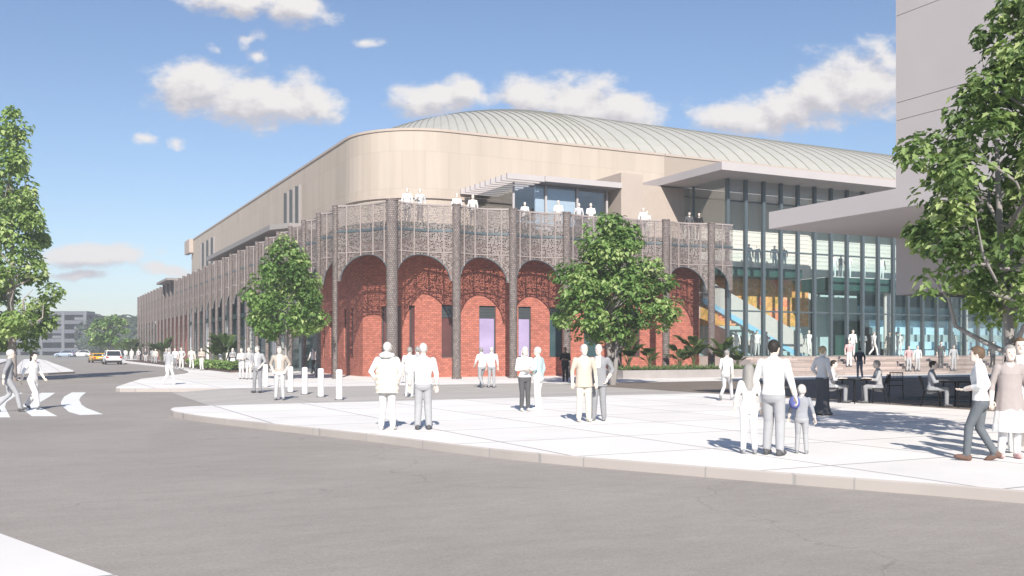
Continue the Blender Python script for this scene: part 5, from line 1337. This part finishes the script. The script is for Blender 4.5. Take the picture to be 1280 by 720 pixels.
person('person in dark grey standing in the shade under the arches', G(409, 466.5), 1.76, 180, 'relax', 'dgrey', 'black', 'black', 'dark', group=gp, skin=M_skind)
person('person in grey top and white trousers alone on the kerb bulb', G(211, 481), 1.70, 15, 'walk', 'mgrey', 'white', 'white', 'grey', group=gp)
gf = GR['far']
for px, py, h, pose, top, bot, lab in ((227, 461.5, 1.80, 'relax', 'lgrey', 'offwhite', 'person in light grey facing us at the centre of the far group'), (219, 460, 1.74, 'stand', 'white', 'grey', 'person in white shirt left of the centre of the far group'),
                                       (239.5, 462, 1.78, 'walk', 'cream', 'white', 'person in cream jacket walking right of the far group'), (252, 463, 1.74, 'crossed', 'tan', 'offwhite', 'person in tan coat at the right end of the far group'),
                                       (208, 459, 1.72, 'pocket', 'grey', 'dgrey', 'person in dark grey jacket just past the kerb bulb'), (191, 454.2, 1.75, 'walk', 'mgrey', 'grey', 'person in grey near the far shrub by the screens'),
                                       (194.5, 454.6, 1.70, 'stand', 'cream', 'mgrey', 'person with cream top next to the one near the far shrub'), (182, 452.6, 1.72, 'stand', 'dgrey', 'lgrey', 'person in dark top with light trousers further up the pavement'),
                                       (173, 452, 1.74, 'relax', 'lgrey', 'taupe', 'person in light grey and taupe further up the pavement'), (164.5, 451.2, 1.72, 'stand', 'white', 'white', 'person all in white at the far corner of the screens'),
                                       (157, 450.2, 1.74, 'walk', 'white', 'lgrey', 'tiny person in white just right of the white hatchback')):
    person(lab, G(px, py), h, 185 if pose != 'walk' else -10, pose, top, bot, 'grey', 'grey', group=gf)
# crosswalk pair on the left
person('man with white hair in dark grey jacket crossing at the left edge', G(11, 515, RZ), 1.76, 60, 'walk', 'grey', 'mgrey', 'dgrey', 'white', group='people crossing the road on the left')
person('person with dark hair, white blouse and pale wide trousers on the crosswalk', G(41, 512, RZ), 1.68, 110, 'walk', 'white', 'offwhite', 'denim', 'dark', 'long', fem=True, leg=1.3, group='people crossing the road on the left')
# upper terrace
gd = GR['deck']
for px, v, z, h, top, bot, lab, pose in ((509, 50.05, 8.65, 1.82, 'white', 'lgrey', 'person in white at the terrace parapet, above the corner column, left of two', 'stand'), (525, 50.05, 8.65, 1.84, 'lgrey', 'grey', 'person in light grey at the parapet, right of the two above the corner column', 'phone'),
                                   (571, 50.05, 8.65, 1.74, 'white', 'white', 'person in white below the slats of the terrace canopy', 'relax'), (591, 50.05, 8.65, 1.74, 'offwhite', 'lgrey', 'person in off white by the parapet, second below the slatted canopy', 'stand'),
                                   (656, 50.05, 8.65, 1.55, 'white', 'white', 'short person in white seen through the mesh parapet', 'stand'), (698, 50.05, 8.65, 1.80, 'white', 'lgrey', 'person in white in front of the terrace glass, left of three', 'rail'),
                                   (723.5, 50.05, 8.65, 1.74, 'lgrey', 'grey', 'person in light grey in front of the terrace glass, in the middle of three', 'stand'), (738.5, 50.05, 8.65, 1.78, 'white', 'white', 'person in white by the stone pier on the terrace, right of three', 'rail'),
                                   (804, 50.05, 8.65, 1.76, 'white', 'lgrey', 'person in white above the crown of the middle tree, on the terrace', 'relax'), (808.5, 50.5, 8.65, 1.66, 'offwhite', 'lgrey', 'person in off white close behind the one above the middle tree', 'stand'),
                                   (861.5, 50.05, 8.65, 1.74, 'dgrey', 'black', 'dark clothed person near the glass end of the terrace, left of two', 'stand'), (873.5, 50.05, 8.65, 1.74, 'black', 'black', 'dark clothed person near the glass end of the terrace, right of two', 'stand')):
    person(lab, onV(px, v, z), h, 175 if pose != 'rail' else 185, pose, top, bot, 'grey', 'white' if top not in ('dgrey', 'black') else 'dark', group=gd)
# lobby ground floor
gl2 = GR['lobby']
for px, v, h, top, bot, pose, lab in ((920, 51.8, 1.74, 'white', 'white', 'phone', 'person in white raising a hand behind the second pane of the lobby'), (941, 52.0, 1.74, 'offwhite', 'white', 'stand', 'person in off white, left of a pair below the lobby stair'), (946.5, 51.8, 1.76, 'white', 'lgrey', 'relax', 'person in white, right of a pair below the lobby stair'),
                                      (958, 52.6, 1.70, 'lgrey', 'lgrey', 'stand', 'person in light grey beside the pair below the lobby stair'), (1011, 51.4, 1.80, 'white', 'offwhite', 'walk', 'person in white at the foot of the lobby stair'), (1079, 51.2, 1.72, 'grey', 'lgrey', 'crossed', 'person in grey top in front of the dark portal'),
                                      (1112, 51.4, 1.76, 'dgrey', 'dgrey', 'stand', 'person in dark clothes behind the lobby glass near the tower edge'), (1120.5, 51.4, 1.76, 'white', 'white', 'relax', 'person in white just right of the dark one behind the lobby glass'), (1124.5, 51.7, 1.74, 'offwhite', 'white', 'stand', 'person in off white next to it, at the tower edge'),
                                      (1191, 51.4, 1.80, 'white', 'white', 'stand', 'lone person in white in the lobby seen through the tower')):
    person(lab, onV(px, v, ZF), h, 180, pose, top, bot, 'grey', 'white' if top != 'dgrey' else 'dark', group=gl2)
gs = GR['steps']
for px, py, z, h, top, bot, pose, lab, face in ((1066, 445.5, ZF, 1.80, 'white', 'lgrey', 'relax', 'person in white on the top step before the lobby', 170), (1092, 445.5, ZF, 1.70, 'white', 'offwhite', 'walk', 'person in white striding along the top of the steps', 70),
                                         (1061.5, 460, .55, 1.74, 'pink', 'white', 'stand', 'person in pink top standing half way up the steps', 180), (1074.5, 471.5, 0, 1.76, 'dgrey', 'grey', 'relax', 'person in dark grey at the foot of the steps by the cafe table', 10),
                                         (1136, 466, .2, 1.70, 'pink', 'lgrey', 'stand', 'person in a pink coat on the lower steps behind the tower glass', 180), (1147, 466, .2, 1.72, 'white', 'lgrey', 'relax', 'person in white on the lower steps beside the pink coat', 180),
                                         (1176, 463, .4, 1.86, 'dgrey', 'dgrey', 'stand', 'person in dark grey on the steps seen through the tower glass', 175), (1192, 467, .2, 1.76, 'lgrey', 'lgrey', 'stand', 'person in light grey right of the dark one behind the tower glass', 180), (1241, 462, .4, 1.86, 'dgrey', 'black', 'relax', 'person in dark grey behind the head of the striding man', 180)):
    if py > 450:
        if z > 0: i_ = round(z / (ZF / 7)); p = onV(px, 45.4 + (i_ - 1) * .42 + .21, i_ * ZF / 7)
        else: p = W(px, 55.0, 0)
    else: p = onV(px, 48.9, ZF - .002)
    person(lab, p, h, face, pose, top, bot, 'grey', 'grey' if top != 'dgrey' else 'dark', group=gs)
gg_ = GR['gallery']
for px, v, z, top, lab in ((936, 55.95, 7.69, 'white', 'person in white on the upper gallery, first from the left'), (946, 56.3, 7.69, 'offwhite', 'person in off white on the upper gallery, second from the left'), (968, 55.95, 7.69, 'white', 'person in white on the upper gallery, third from the left'), (980, 56.2, 7.69, 'lgrey', 'person in light grey on the upper gallery, fourth from the left'),
                           (1042, 53.0, 6.94, 'white', 'person in white on the lower gallery left of the close pair'), (1051, 53.4, 6.94, 'lgrey', 'person in light grey, left of the close pair on the lower gallery'), (1061, 53.0, 6.94, 'white', 'person in white, right of the close pair on the lower gallery'),
                           (1079, 53.1, 6.94, 'white', 'person in white alone in the middle of the lower gallery'), (1102, 53.3, 6.94, 'white', 'person in white at the right end of the lower gallery under the flat canopy')):
    person(lab, onV(px, v, z), 1.74, 180, 'stand' if top != 'lgrey' else 'relax', top, 'white', 'grey', 'white', group=gg_)
# blue backpack on the boy
bpk = MB(); q = G(1002, 567)
rzb = -YAW - R(20); ca, sa = math.cos(rzb), math.sin(rzb)
cbk = q + Vector((sa * .10 - ca * .10, -ca * .10 - sa * .10, .80))
bpk.ell(cbk, (.085, .065, .105), 0, 18, 12, rot=Matrix.Rotation(rzb, 3, 'Z')); bpk.ell(cbk + Vector((sa * .045, -ca * .045, -.035)), (.06, .04, .05), 0, 14, 8, rot=Matrix.Rotation(rzb, 3, 'Z'))
bpk.tube([cbk + Vector((0, 0, .09)), cbk + Vector((0, 0, .125)), cbk + Vector((.025, 0, .10))], .01, 6)
tag(bpk.build('backpack', CM['blue'], loc=cbk), 'blue backpack on the shoulder of the small boy in the slate jacket', 'backpack')
# ------------------------------------------------------------------ the air between here and the far end of the road
hz = MB(); hz.box(-425, -425, -1.2, 705, 705, 32)
m = bpy.data.materials.new('haze_air'); m.use_nodes = True; n = m.node_tree; n.nodes.remove(n.nodes['Principled BSDF'])
pv = N(n, 'ShaderNodeVolumePrincipled'); pv.inputs['Color'].default_value = (0.90, 0.94, 1.0, 1); pv.inputs['Density'].default_value = 0.0011; pv.inputs['Anisotropy'].default_value = 0.0
L(n, pv.outputs[0], n.nodes['Material Output'].inputs['Volume'])
tag(hz.build('haze', m), kind='stuff')
